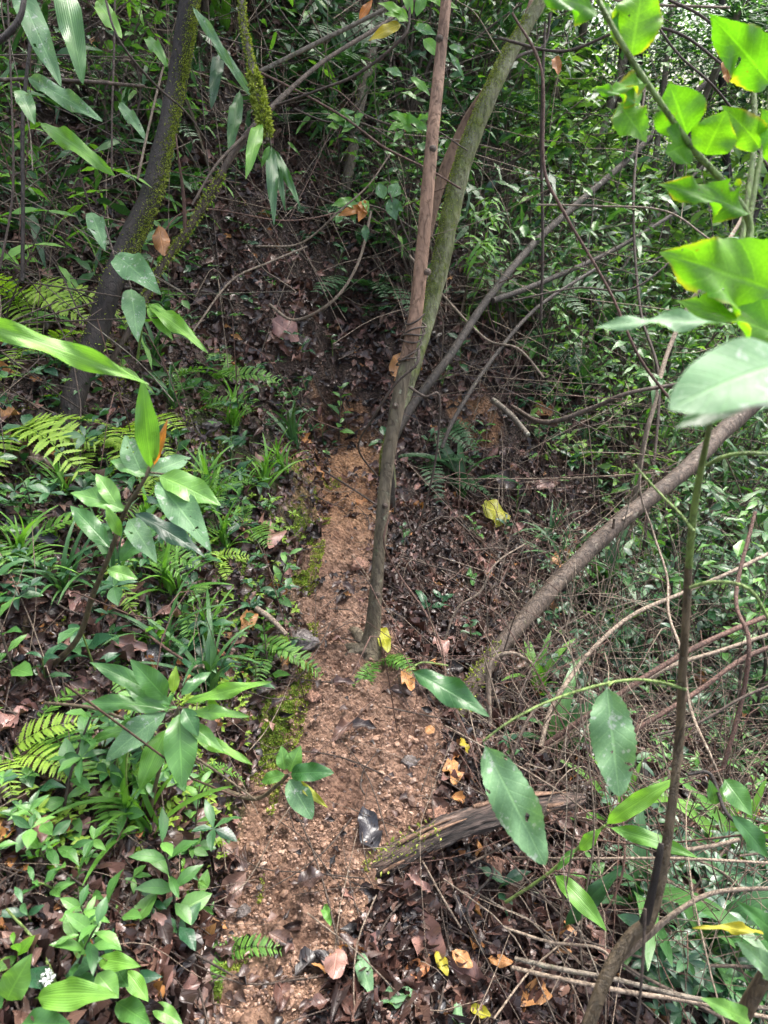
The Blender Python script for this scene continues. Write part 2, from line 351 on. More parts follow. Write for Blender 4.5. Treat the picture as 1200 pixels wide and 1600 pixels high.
# ------------------------------------------------------------------ terrain sheet
def build_ground():
    BX, BY = G(95, 950)[:2]; CX, CY = G(548, 705)[:2]; EX, EY = G(745, 668)[:2]; print('SCAR', CX, CY, EX, EY, BX, BY)
    nx, ny = 760, 860
    u = np.linspace(-1, 1, nx); X = .5*np.sinh(6*u)
    v = np.linspace(-.42, 1, ny); Y = 1.7+.62*np.sinh(5.4*v)
    XX, YY = np.meshgrid(X, Y, indexing='xy'); Z = h(XX, YY)
    V = np.stack([XX, YY, Z], -1).reshape(-1, 3)
    c = pcen(YY); w = phw(YY); e = np.abs(XX-c+wob(XX, YY))-w+.12*fbm(XX*6, YY*6, 5)
    on = (1-ss(-.05, .10, e))*(1-ss(CY, CY+.2, YY))
    # bare clay banks at the head of the trail
    b1 = .85*np.exp(-(((XX-CX)/.20)**2+((YY-CY)/.30)**2)); b2 = np.exp(-(((XX-EX)/.24)**2+((YY-EY)/.13)**2)); b3 = np.exp(-(((XX-BX)/.22)**2+((YY-BY)/.25)**2))
    b4 = np.exp(-(((XX+.30)/.16)**2+((YY-3.0)/.75)**2))*1.1
    bare = np.clip(np.maximum.reduce([on, ss(.35, .65, b1+.55*fbm(XX*6, YY*6, 4)), ss(.35, .65, b2+.5*fbm(XX*6, YY*6, 4)), .7*ss(.3, .7, b3), ss(.3, .7, b4+.3*fbm(XX*8, YY*8, 3))]), 0, 1)
    dl = (c-w)-XX
    mossy = ss(-.05, .02, dl)*(1-ss(.25, .7, dl))*(1-ss(2.6, 3.3, YY))*.98
    i = np.arange(ny-1)[:, None]; j = np.arange(nx-1)[None, :]
    Q = np.stack([i*nx+j, i*nx+j+1, (i+1)*nx+j+1, (i+1)*nx+j], -1).reshape(-1, 4)
    fm = bare.reshape(-1)[Q].mean(1)
    isp = fm > .5
    isp &= (np.abs(V[Q[:, 0], 0]) < 1.2) & (V[Q[:, 0], 1] < 4.6)
    for nm, sel in (('forest_floor', ~isp), ('dirt_path', isp)):
        q = Q[sel]; ids, inv = np.unique(q, return_inverse=True); mb = MB(); mb.add(V[ids], inv.reshape(q.shape))
        me_at = dict(bare=bare.reshape(-1)[ids], mossy=mossy.reshape(-1)[ids], ochre=(ss(2.3, 3.0, YY)).reshape(-1)[ids])
        single(nm, mb, M['soil'], (0, 0, 0), kind='structure', attrs=me_at,
               label='dark humus slope of the forest floor under leaf litter' if nm[0] == 'f' else 'narrow trail of bare wet reddish clay')
build_ground()
# ------------------------------------------------------------------ world + light
SUN_EL, SUN_AZ = R(62), R(35)   # azimuth measured clockwise from +Y: light from ahead and a little right
W = bpy.data.worlds.new('World'); S.world = W; W.use_nodes = True
wn = W.node_tree; bg = wn.nodes['Background']; sk = wn.nodes.new('ShaderNodeTexSky'); sk.sky_type = 'NISHITA'; sk.sun_disc = False
sk.sun_elevation = SUN_EL; sk.sun_rotation = SUN_AZ; sk.air_density = 1.0; sk.dust_density = 6.0; sk.ozone_density = 1.0
hs = wn.nodes.new('ShaderNodeHueSaturation'); hs.inputs['Saturation'].default_value = .62; wn.links.new(sk.outputs[0], hs.inputs['Color']); wn.links.new(hs.outputs[0], bg.inputs[0]); bg.inputs[1].default_value = .13
sd = bpy.data.lights.new('sun', 'SUN'); sd.energy = 1.25; sd.angle = R(28); sd.color = (1, .96, .9)
so = bpy.data.objects.new('sun', sd); COL.objects.link(so)
dv = Vector((math.sin(SUN_AZ)*math.cos(SUN_EL), math.cos(SUN_AZ)*math.cos(SUN_EL), math.sin(SUN_EL)))
so.rotation_euler = dv.to_track_quat('Z', 'Y').to_euler(); so.location = (3, 3, 12)
S.view_settings.view_transform = 'Standard'; S.view_settings.look = 'None'; S.view_settings.exposure = 2.5; S.view_settings.gamma = 1
# ------------------------------------------------------------------ hero helpers
WS = 1.0
def px_tube(mb, pts, sides=8, sm=6, rough=0., flat=1.):
    """pts: (px, py, width_px, depth)"""
    w = [P(a, b, d) for a, b, _, d in pts]; r = [c*WS/2*d/FOC for _, _, c, d in pts]
    return tube(mb, w, r, sides, sm, rough, flat)
LT = {}
def hleaf(mb, bs, tp, wpx, face=.6, **kw):
    """hero leaf: b, t = (px, py, depth) base and tip"""
    B = P(*bs); T = P(*tp); L = np.linalg.norm(T-B); d = (bs[2]+tp[2])/2
    Wr = wpx*d/FOC/L
    n = N(face*N(CAMP-B)+(1-face)*UPV)
    kw.setdefault('nl', 18); kw.setdefault('nw', 6)
    scat(mb, leaf(W=Wr*1.08, **kw), B, T-B, n, L)
def moss_on(mb, pts, rad, Us, W, n, side=None, size=.012, i0=0., i1=1., spread=1., g=rng):
    k = g.integers(int(i0*(len(pts)-1)), max(int(i1*(len(pts)-1)), 1), n); f = g.random(n)[:, None]
    p = pts[k]*(1-f)+pts[k+1]*f; r = rad[k][:, None]
    a = g.random(n)*2*PI if side is None else side+g.normal(0, spread, n)
    d = np.cos(a)[:, None]*Us[k]+np.sin(a)[:, None]*W[k]
    X = N(d+g.normal(0, .6, (n, 3)))
    for q in range(3):
        s = np.arange(n) % 3 == q
        scat(mb, TINY[q], p[s]+d[s]*r[s]*.96, X[s], g.normal(0, 1, (s.sum(), 3)), size*g.uniform(.5, 1.4, s.sum()))
TINY = [leaf(W=.5, nl=2, nw=2, droop=.6, fold=.3, seed=i, pet=0) for i in range(3)]
SMALL = [leaf(W=w, nl=5, nw=2, droop=d, fold=.3, seed=i, pet=.08) for i, (w, d) in enumerate([(.45, .5), (.38, .9), (.55, .3), (.32, .7)])]
MEDL = [leaf(W=w, nl=7, nw=4, droop=d, fold=.3, wave=.05, seed=i+9) for i, (w, d) in enumerate([(.42, .5), (.36, 1.1), (.5, .3), (.3, .8)])]
def sideang(Us, W, k, d):
    """angle whose radial direction is nearest world d"""
    return math.atan2(np.dot(W[k], d), np.dot(Us[k], d))
# ================================================================== TREES
def crown_mesh(name, mat, n, R0, ll, g, flat=.7):
    mb = MB(); nc = max(n//40, 5)
    c = g.normal(0, .5, (nc, 3))*np.array([R0, R0, R0*flat]); k = g.integers(0, nc, n)
    pos = c[k]+g.normal(0, .14*R0, (n, 3))
    out = N(pos-c[k]); X = N(out*.6+rdir(n, -.7, .4, g)); Z = N(UPV+g.normal(0, .45, (n, 3)))
    for q in range(4):
        s = np.arange(n) % 4 == q
        scat(mb, SMALL[q], pos[s], X[s], Z[s], ll*g.uniform(.6, 1.35, s.sum()))
    for i in range(nc):
        tube(mb, [np.zeros(3), c[i]*.5+g.normal(0, .08, 3)*R0, c[i]], [.012*R0, .008*R0, .003*R0], 4, 3, cap=False)
    return mb.mesh(name, mat)
gC = np.random.default_rng(21)
CROWN = [crown_mesh('crown', M['leafdark'], 1500, 1.0, .085, gC), crown_mesh('crown', M['leafmid'], 1300, 1.0, .07, gC), crown_mesh('crown', M['leafdark'], 1700, 1.0, .065, gC)]
def add_crown(t, world, sc, k, rot=0.):
    o = bpy.data.objects.new('crown', CROWN[k]); COL.objects.link(o); o.parent = t
    o.location = Vector([float(a) for a in world])-t.location; o.scale = (sc, sc, sc*.7); o.rotation_euler = (0, 0, rot); return o
def tree(name, pts, mat, label, cat='tree', moss=None, rough=.12, sides=14, crown=None, extra=(), msize=.012, group=None, ws=.62):
    global WS
    WS = ws
    mb = MB(); base = P(pts[0][0], pts[0][1], pts[0][3])
    t = thing(name, base, label, cat, group)
    g0 = float(h(base[0], base[1], False))
    g0 = float(h(base[0], base[1], False)); wp = [P(a, b, d_) for a, b, _, d_ in pts]; wr = [c*ws/2*d_/FOC for _, _, c, d_ in pts]; z0 = wp[0][2]
    if z0 > g0-.04:
        if z0-g0 < .06: wp, wr = wp[1:], wr[1:]; z0 = wp[0][2]; g0 = float(h(wp[0][0], wp[0][1], False))
        a_ = wp[0]; wp = [np.array([a_[0]-.01, a_[1]+.02, g0-.07]), np.array([a_[0], a_[1], g0+min(.08, (z0-g0)*.5)])]+wp; wr = [wr[0]*1.9, wr[0]*1.25]+wr
    pp, rr, Us, W = tube(mb, wp, wr, sides, 10, rough)
    part('trunk', mb, mat, t)
    if moss:
        ms = MB()
        for (n, i0, i1, dirv, spread) in moss:
            k = int((i0+i1)/2*(len(pp)-1)); a = sideang(Us, W, k, np.array(dirv)) if dirv is not None else None
            moss_on(ms, pp, rr, Us, W, n, a, msize, i0, i1, spread)
        part('moss', ms, M['moss'], t)
    for nm, ex, m2 in extra:
        mb = MB(); px_tube(mb, ex, 10, 8, rough); part(nm, mb, m2, t)
    WS = 1.0
    if crown:  # crowns overhead, out of view, added to shade the thicket below
        for (off, sc, k) in crown: add_crown(t, pp[-1]+np.array(off), sc, k, off[0])
    return t, pp, rr, Us, W
# slim foreground tree: lower olive trunk and upper reddish stem
t1pts_lo = [(a_, b_, c_*.88, d_) for a_, b_, c_, d_ in [(574, 1052, 90, 2.42), (577, 1026, 52, 2.40), (579, 1008, 38, 2.395), (582, 985, 29, 2.39), (586, 940, 24, 2.37), (591, 880, 22, 2.36), (598, 800, 23, 2.33), (606, 720, 23, 2.30), (620, 640, 25, 2.27), (631, 585, 25, 2.25), (641, 545, 24, 2.24)]]
t1pts_hi = [(634, 562, 21, 2.24), (645, 520, 23, 2.22), (652, 470, 22, 2.21), (661, 380, 21, 2.18), (668, 300, 21, 2.15), (677, 200, 20, 2.13), (688, 90, 18, 2.12), (697, 0, 17, 2.1), (712, -170, 16, 2.1)]
t1 = thing('slim_tree', P(577, 1020, 2.40), 'slim upright young tree rising from the trail centre, olive grey below and reddish above', 'tree')
mb = MB(); pp, rr, Us, Wd = px_tube(mb, t1pts_lo, 20, 12, .07); 
for (a, b) in (((578, 1012, 2.40), (540, 1046, 2.38)), ((575, 1025, 2.38), (532, 1022, 2.42)), ((580, 1022, 2.42), (602, 1052, 2.42)), ((568, 1015, 2.44), (545, 990, 2.52))):
    A = P(*a); B = P(*b); B[2] = h(B[0], B[1])-.004; A[2] += .01
    Mx = (A+B)/2; Mx[2] = max(Mx[2], float(h(Mx[0], Mx[1]))+.008); tube(mb, [A, Mx, B], [.024, .017, .006], 10, 6, .2)
part('trunk', mb, M['bark_slim'], t1)
mb = MB(); px_tube(mb, t1pts_hi, 20, 12, .06); part('upper_stem', mb, M['bark_red'], t1, label='smooth reddish brown upper stem')
for (x, y, w, d) in ((668, 425, 9, 2.2), (687, 60, 8, 2.12), (676, 232, 7, 2.14), (618, 634, 7, 2.27), (601, 790, 6, 2.33), (590, 930, 7, 2.36)):
    ps = MB(); c = P(x, y, d-.02); tube(ps, [c, c+N(CAMP-c)*.008+UPV*.004], [.012, .005], 8, 2); part('knot', ps, M['bark_brown'], t1)
for off, sc, k in (((.5, .4, 1.4), 1.0, 1), ((-.5, .8, 1.7), .9, 0)): add_crown(t1, P(712, -170, 2.1)+np.array(off), sc, k, off[0])  # two unseen crowns above the frame, added for the shade they cast
# vines coiled about the slim tree
vt = thing('coiled_vine', P(650, 600, 2.2), 'thin brown vine coiled around the slim tree where it turns reddish', 'vine')
mb = MB()
c0 = P(634, 575, 2.25); c1 = P(652, 500, 2.22)
for q in range(3):
    th = np.linspace(0, 2*PI*2.2, 26)+q*2.1; f = np.linspace(0, 1, 26)[:, None]
    ax = c0*(1-f)+c1*f+UPV*(.01*q)
    tube(mb, ax+np.stack([np.cos(th)*.031, np.sin(th)*.031, .012*np.sin(th*1.3+q)], -1), [.0028]*26, 6, 2, .2)
part('coil', mb, M['twig'], vt)
mb = MB(); px_tube(mb, [(655, 545, 5, 2.16), (650, 570, 5, 2.15), (618, 600, 4, 2.18), (585, 650, 4, 2.25), (560, 700, 3, 2.4), (590, 745, 3, 2.6)], 6, 6, .1)
px_tube(mb, [(640, 605, 4, 2.2), (665, 620, 4, 2.1), (686, 618, 4, 2.1), (684, 690, 3.5, 2.15), (672, 760, 3.5, 2.2), (648, 830, 3, 2.3), (632, 800, 3, 2.3)], 6, 6, .1)
part('tendril', mb, M['twig'], vt)
# other hero trunks
tree('mossy_tree', [(606, 705, 30, 3.6), (636, 605, 34, 3.6), (672, 480, 40, 3.6), (692, 395, 42, 3.55), (705, 330, 44, 3.5), (728, 240, 44, 3.45), (760, 160, 40, 3.4), (790, 95, 38, 3.4), (822, 40, 34, 3.4), (850, -10, 32, 3.4), (890, -120, 28, 3.4)], M['bark_mossy'],
     'mossy pale trunk leaning right behind the slim tree, green with lichen', moss=[(8000, .05, .85, (-.7, -.6, .5), .6)], msize=.007, ws=.66, crown=[((.4, .3, 1.0), 1.1, 0), ((-.7, .5, 1.5), .9, 2)],
     extra=[('fork_branch', [(668, 370, 20, 3.75), (690, 280, 26, 3.7), (730, 190, 26, 3.65), (790, 100, 24, 3.5), (825, 30, 24, 3.6), (850, -60, 22, 3.7)], M['bark_red'])])
tree('mossy_leaning_tree', [(70, 800, 50, 2.35), (95, 700, 50, 2.4), (122, 600, 52, 2.45), (150, 520, 52, 2.5), (172, 450, 52, 2.5), (198, 390, 54, 2.55), (238, 300, 50, 2.6), (258, 215, 44, 2.65), (276, 130, 44, 2.7), (288, 60, 46, 2.7), (297, 0, 44, 2.7), (312, -130, 42, 2.75)], M['bark_dark'],
     'dark leaning trunk with bright moss on its right side, upper left', moss=[(6500, .42, .95, (1, -.5, .3), .42), (300, .0, .4, (-.5, -.5, .4), .8)], rough=.16, crown=[((-.2, .6, 1.2), 1.2, 0), ((.8, 1.0, 1.6), 1., 2)], msize=.007, ws=.68)
tree('slender_tree', [(497, 575, 20, 4.5), (503, 500, 19, 4.5), (512, 420, 17, 4.55), (525, 350, 18, 4.6), (545, 268, 20, 4.6), (563, 160, 20, 4.7), (585, 60, 20, 4.8), (600, 0, 20, 4.8), (625, -120, 18, 4.9)], M['bark_grey'],
     'slender grey lichened trunk left of the slim tree, in front of the dark thicket', ws=.85, moss=[(600, 0., .9, (-.7, -.5, .3), 1.)], crown=[((.2, .5, .9), 1.2, 2)], msize=.012)
tree('leaning_pole_tree', [(608, 705, 17, 3.35), (640, 640, 15, 3.4), (700, 560, 14, 3.5), (760, 470, 13, 3.8), (830, 385, 12, 4.2), (900, 320, 11, 4.7), (980, 250, 10, 5.2), (1060, 170, 10, 5.7), (1180, 60, 9, 6.2)], M['bark_deep'],
     'thin brown trunk slanting from behind the slim tree far up to the right', ws=.95, extra=[('side_branch', [(690, 700, 6, 3.25), (712, 650, 7, 3.3), (770, 560, 7, 3.5), (840, 480, 6, 3.8), (930, 420, 5, 4.2)], M['bark_deep']), ('side_branch', [(770, 470, 10, 3.8), (850, 440, 9, 4.1), (960, 390, 7, 4.6), (1060, 330, 6, 5)], M['bark_deep'])])
tree('dark_trunk', [(868, 590, 14, 6.2), (884, 500, 14, 6.2), (895, 400, 15, 6.3), (908, 320, 18, 6.3), (935, 220, 20, 6.4), (965, 130, 22, 6.4), (985, 40, 20, 6.5), (1000, -60, 20, 6.6)], M['bark_grey'],
     'dark speckled trunk right of centre bending right into bright foliage', crown=[((.3, .3, .9), 1.2, 1)])
# tangle of lighter stems at upper right
bgts = [([(855, 560, 9, 6), (870, 420, 9, 6), (860, 250, 8, 6), (880, 60, 8, 6), (890, -80, 7, 6)], 'bark_brown', 'thin vertical stem left of the dark speckled trunk'),
        ([(760, 600, 11, 6.5), (790, 430, 10, 6.6), (800, 300, 10, 6.8), (845, 120, 10, 7), (870, -60, 10, 7)], 'bark_grey', 'thin grey stem rising behind the mossy pale trunk'),
        ([(900, 500, 15, 6.2), (1000, 390, 14, 6.6), (1080, 270, 14, 7), (1160, 180, 13, 7.2), (1240, 60, 12, 7.4)], 'bark_brown', 'slanting brown trunk below the sunlit sapling, upper right'),
        ([(1005, 700, 13, 3.9), (1020, 640, 13, 3.9), (1040, 560, 12, 4), (1070, 490, 12, 4.1), (1100, 440, 11, 4.1), (1160, 340, 10, 4.3)], 'twigpale', 'pale curved stem standing behind the right sapling'),
        ([(1110, 560, 16, 6.5), (1150, 420, 18, 6.6), (1190, 300, 20, 6.8), (1230, 160, 20, 7)], 'bark_dark', 'dark trunk at the right edge behind the sapling'),
        ([(690, 560, 12, 6), (680, 420, 11, 6.1), (700, 300, 12, 6.2), (740, 220, 12, 6.3), (760, 100, 12, 6.4), (800, -60, 12, 6.5)], 'bark_brown', 'dim brown stem directly behind the mossy pale trunk'),
        ([(590, 445, 26, 5.6), (605, 400, 24, 5.7), (625, 340, 20, 5.8), (640, 250, 16, 5.9), (635, 120, 14, 6), (650, -60, 12, 6)], 'bark_red', 'reddish trunk with thick base behind the slim tree'),
        ([(1010, 820, 8, 4), (1030, 600, 8, 4.2), (1000, 480, 7, 4.4), (990, 300, 7, 4.6), (1010, 120, 6, 4.8)], 'twig', 'thin wavy stem in the right thicket'),
        ([(440, 520, 9, 5.2), (430, 400, 9, 5.4), (450, 250, 8, 5.6), (440, 90, 8, 5.8), (450, -60, 8, 6)], 'bark_grey', 'faint thin stem in the dark thicket left of the slender grey trunk'),
        ([(930, 640, 9, 5.5), (950, 480, 9, 5.6), (1010, 360, 9, 5.8), (1120, 240, 8, 6.2), (1220, 180, 8, 6.4)], 'bark_grey', 'slanting grey stem crossing low behind the sunlit leaves'),
        ([(210, 230, 15, 4.2), (208, 120, 14, 4.4), (215, 0, 13, 4.6), (218, -100, 13, 4.6)], 'bark_grey', 'short grey trunk seen left of the mossy leaning trunk'),
        ([(143, 330, 12, 3.8), (140, 200, 12, 4), (138, 60, 12, 4.1), (140, -80, 12, 4.2)], 'bark_brown', 'brown post like stem at far upper left')]
for k, (p, m, l) in enumerate(bgts):
    p0 = p[0]; g = G(p0[0], p0[1]+30)
    w = [tuple(q) for q in p]
    tree('thin_tree', w, M[m], l, sides=8, rough=.12, group='thin trees in the thicket', crown=[((.1, .3, .7), .9+.1*(k % 3), k % 3)] if k in (1, 2, 5, 9) else None)
# ================================================================== BIG BRANCHES AND LOG
def limb(name, pts, mat, label, cat, rough=.12, sides=12, extra=(), moss=None, group=None, flat=1., ws=.75):
    pts = [(a, b, c*ws, d) for a, b, c, d in pts]; extra = [(nm, [(a, b, c*ws, d) for a, b, c, d in ex], m2) for nm, ex, m2 in extra]
    base = P(pts[0][0], pts[0][1], pts[0][3])
    if not extra and not moss:
        mb = MB(); px_tube(mb, pts, sides, 8, rough, flat); return single(name, mb, M[mat], base, label, cat, group)
    t = thing(name, base, label, cat, group); mb = MB(); pp, rr, Us, W = px_tube(mb, pts, sides, 10, rough, flat); part('stem', mb, M[mat], t)
    if moss:
        ms = MB()
        for (n, i0, i1, dirv, sp, sz) in moss:
            k = int((i0+i1)/2*(len(pp)-1)); a = sideang(Us, W, k, np.array(dirv)) if dirv is not None else None
            moss_on(ms, pp, rr, Us, W, n, a, sz, i0, i1, sp)
        part('moss', ms, M['moss'], t)
    for nm, ex, m2 in extra:
        mb = MB(); px_tube(mb, ex, 8, 6, rough); part(nm, mb, M[m2], t)
    return t
limb('fallen_branch', [(672, 1185, 46, 2.2), (700, 1140, 46, 2.25), (740, 1070, 45, 2.35), (780, 1012, 46, 2.45), (840, 945, 46, 2.6), (900, 880, 44, 2.75), (950, 832, 44, 2.85), (1000, 790, 40, 2.95), (1070, 735, 42, 3.1), (1150, 655, 44, 3.3), (1260, 560, 42, 3.5)], 'bark_brown',
     'thick brown fallen branch slanting up to the right from beside the trail', 'branch', .18, 18, ws=.58,
     moss=[(500, .0, .3, (-.4, -.5, .8), .8, .012)], extra=[('stub', [(882, 875, 10, 2.7), (883, 862, 9, 2.68)], 'bark_brown'), ('stub', [(958, 825, 8, 2.83), (960, 810, 6, 2.8)], 'bark_brown'), ('stub', [(990, 800, 10, 2.9), (972, 812, 6, 2.85)], 'twigpale')])
# rotten log near the bottom of the trail
lg = thing('rotten_log', P(585, 1352, 1.72), 'split rotten log lying across the right side of the trail', 'log')
mb = MB(); pp, rr, Us, Wd = px_tube(mb, [(566, 1372, 26, 1.76), (578, 1362, 46, 1.75), (620, 1337, 52, 1.74), (680, 1306, 50, 1.75), (740, 1282, 48, 1.76), (800, 1264, 45, 1.78), (850, 1255, 38, 1.80), (890, 1250, 30, 1.82), (912, 1246, 16, 1.83)], 34, 18, .38, .55)
part('wood', mb, M['log'], lg)
mb = MB()
for k in range(22):
    a = rng.uniform(.04, .75); i = int(a*(len(pp)-1)); j = min(i+int(rng.uniform(8, 30)), len(pp)-1); th = rng.uniform(0, 2*PI)
    q = pp[i:j+1:3]; r = rr[i:j+1:3][:, None]
    d = (math.cos(th)*Us[i:j+1:3]+.7*math.sin(th)*Wd[i:j+1:3])
    if len(q) > 2: tube(mb, q+d*r*.93, np.linspace(.006, .0015, len(q)), 5, 2, .3)
part('splinter', mb, M['bark_red'], lg)
ms = MB(); moss_on(ms, pp, rr, Us, Wd, 260, sideang(Us, Wd, len(pp)//3, np.array([-.2, -.3, 1])), .009, .05, .4, .5); part('moss', ms, M['moss'], lg)
limb('mossy_branch', [(376, -40, 12, 2.3), (380, 30, 12, 2.3), (390, 85, 14, 2.3), (402, 140, 18, 2.3), (412, 185, 20, 2.3), (418, 220, 8, 2.3)], 'bark_grey', 'moss covered branch hanging down at the top left of centre', 'branch', .2, 10,
     moss=[(2600, .05, .98, None, 1, .008), (1300, .5, .95, None, 1, .015)])
limb('mossy_branch', [(170, 570, 12, 2.6), (205, 510, 12, 2.6), (250, 420, 14, 2.6), (290, 365, 16, 2.6), (330, 300, 15, 2.6), (365, 240, 14, 2.6), (408, 185, 12, 2.6), (500, 100, 9, 2.8), (610, 30, 8, 3), (690, -40, 7, 3.1)], 'bark_brown', 'forked brown branch with moss tufts slanting up from the left bank', 'branch', .15, 10,
     moss=[(1100, .15, .5, None, 1, .010)], extra=[('side_branch', [(290, 365, 10, 2.6), (286, 300, 7, 2.55), (278, 240, 4, 2.5), (275, 210, 3, 2.5)], 'twigred'), ('side_branch', [(390, 205, 8, 2.6), (340, 255, 6, 2.5), (300, 320, 5, 2.45)], 'bark_brown')])
# right sapling with broken stub and its side twigs
D = 1.15
sp_ = thing('right_sapling', P(915, 1620, 1.2), 'slender brown sapling stem at right with a broken stub and drooping green leaves', 'sapling')
WS = .70
mb = MB(); px_tube(mb, [(905, 1650, 32, 1.2), (922, 1595, 30, 1.2), (950, 1520, 30, 1.2), (985, 1465, 30, 1.2), (1012, 1440, 30, 1.19), (1030, 1385, 25, 1.18), (1043, 1310, 22, 1.17), (1052, 1240, 20, 1.16), (1062, 1150, 20, 1.15), (1066, 1060, 19, 1.1), (1072, 960, 18, 1.05), (1076, 880, 17, 1.0)], 14, 10, .07)
part('stem', mb, M['stembrown'], sp_)
mb = MB(); px_tube(mb, [(1076, 885, 17, 1.0), (1084, 800, 16, .95), (1096, 730, 14, .9), (1106, 680, 12, .85), (1114, 640, 9, .8)], 12, 10, .05); part('upper_stem', mb, M['stemgreen'], sp_)
mb = MB(); px_tube(mb, [(1008, 1440, 24, 1.18), (1020, 1390, 18, 1.16), (1030, 1335, 16, 1.15), (1033, 1318, 12, 1.15)], 9, 6, .25); part('broken_stub', mb, M['bark_dark'], sp_)
mb = MB()
for tw in ([(1072, 1078, 8, 1.1), (1040, 1068, 7, 1.1), (990, 1062, 6.5, 1.08), (930, 1072, 6.5, 1.05), (860, 1095, 6, 1.02), (800, 1125, 6, 1.0), (755, 1158, 5, 1.0)],
           [(1078, 918, 9, 1.0), (1110, 910, 8, .98), (1150, 912, 8, .96), (1178, 928, 8, .95), (1202, 968, 8, .95), (1230, 1000, 7, .95)],
           [(1104, 728, 9, .9), (1130, 714, 9, .88), (1170, 708, 9, .86), (1230, 712, 9, .85)],
           [(958, 1066, 4, 1.06), (950, 1072, 4, 1.05)], [(700, 1040, 3, 1.1), (660, 1035, 4, 1.08), (640, 1047, 4, 1.05)],
           [(1084, 830, 9, .95), (1060, 800, 6, .97), (1030, 770, 5, 1), (990, 725, 4, 1.02)]):
    mb = MB(); px_tube(mb, tw, 8, 6, .05); part('side_twig', mb, M['stemgreen'], sp_)
WS = 1.0
for (b, t, w, f, m, kw, lb) in [
    ((948, 1070, 1.05), (968, 1245, 1.0), 66, .95, 'leafgrey', dict(droop=.2, wave=.10, b=.55, nl=30, teeth=.07), 'mottled hanging leaf with pale holes'),
    ((755, 1160, 1.0), (852, 1352, .95), 66, .9, 'leafgrey', dict(droop=.6, wave=.10, b=.6, nl=30, teeth=.05), 'long drooping leaf with a dark blotch'),
    ((640, 1047, 1.05), (765, 1120, 1.0), 40, .6, 'leafmid', dict(droop=.5, wave=.08), None),
    ((1130, 505, .62), (930, 512, .62), 34, .35, 'leafgrey', dict(droop=.3, wave=.05, fold=.1), 'greyish narrow leaf seen edge on'),
    ((1260, 560, .48), (1045, 640, .45), 120, .55, 'leafgrey', dict(droop=.5, wave=.02, b=.6, fold=.1), 'big out of focus grey green leaf'),
    ((1250, 600, .5), (1055, 670, .47), 70, .3, 'leafmid', dict(droop=.2), None)]:
    mb = MB(); hleaf(mb, b, t, w, f, **kw); part('leaf', mb, M[m], sp_, label=lb)
# sunlit sapling top right
su = thing('sunlit_sapling', P(1165, 480, .95), 'sunlit young sapling with translucent yellow green leaves at the top right', 'sapling')
mb = MB(); px_tube(mb, [(1160, 560, 11, .95), (1165, 480, 11, .95), (1168, 400, 11, .95), (1170, 345, 12, .95), (1135, 290, 10, .92), (1085, 235, 10, .9), (1035, 165, 9, .88), (985, 90, 9, .86), (940, 10, 8, .85), (915, -50, 7, .85)], 10, 8, .05)
px_tube(mb, [(1170, 350, 9, .95), (1182, 280, 8, .95), (1196, 210, 7, .95), (1205, 120, 6, .95), (1210, 20, 6, .95)], 8, 6, .05)
px_tube(mb, [(1150, 440, 9, 1.05), (1165, 330, 9, 1.05), (1178, 230, 9, 1.05), (1178, 140, 8, 1.05)], 8, 6, .05)
px_tube(mb, [(1030, 172, 6, .88), (1005, 173, 5, .88), (965, 162, 4, .88)], 6, 6)
part('stem', mb, M['stemgreen'], su)
for (b, t, w, f) in [((935, 18, .86), (838, -12, .8), 48, .7), ((985, 95, .87), (1005, -30, .85), 66, .9), ((1010, 130, .88), (948, 148, .85), 28, .6), ((1000, 168, .88), (925, 140, .84), 20, .6),
                     ((965, 160, .88), (1010, 222, .86), 44, .8), ((1075, 215, .9), (1045, 130, .88), 66, .9), ((1100, 245, .9), (1135, 172, .86), 60, .85), ((1075, 225, .9), (1040, 240, .88), 60, .9),
                     ((1190, 235, .93), (1128, 165, .9), 40, .8), ((1205, 135, .93), (1108, 22, .85), 62, .9), ((1172, 335, .94), (1028, 288, .86), 44, .7), ((1240, 470, .78), (1030, 395, .7), 104, .8),
                     ((1250, 540, .75), (1055, 470, .72), 60, .5), ((1165, 480, .8), (1240, 380, .78), 60, .8), ((1240, 260, .93), (1190, 170, .9), 50, .8), ((935, 5, .86), (968, 50, .86), 20, .5)]:
    mb = MB(); hleaf(mb, b, t, w*1.12, f, droop=float(rng.uniform(.2, .9)), wave=.11, b=.78, a=.82, tip=2.2, fold=.12, nl=34, nw=8, teeth=.05); part('leaf', mb, M['leafbright'], su)
mb = MB(); hleaf(mb, (985, 175, .9), (998, 122, .88), 22, .9, droop=.4); part('leaf', mb, M['leafgrey'], su)
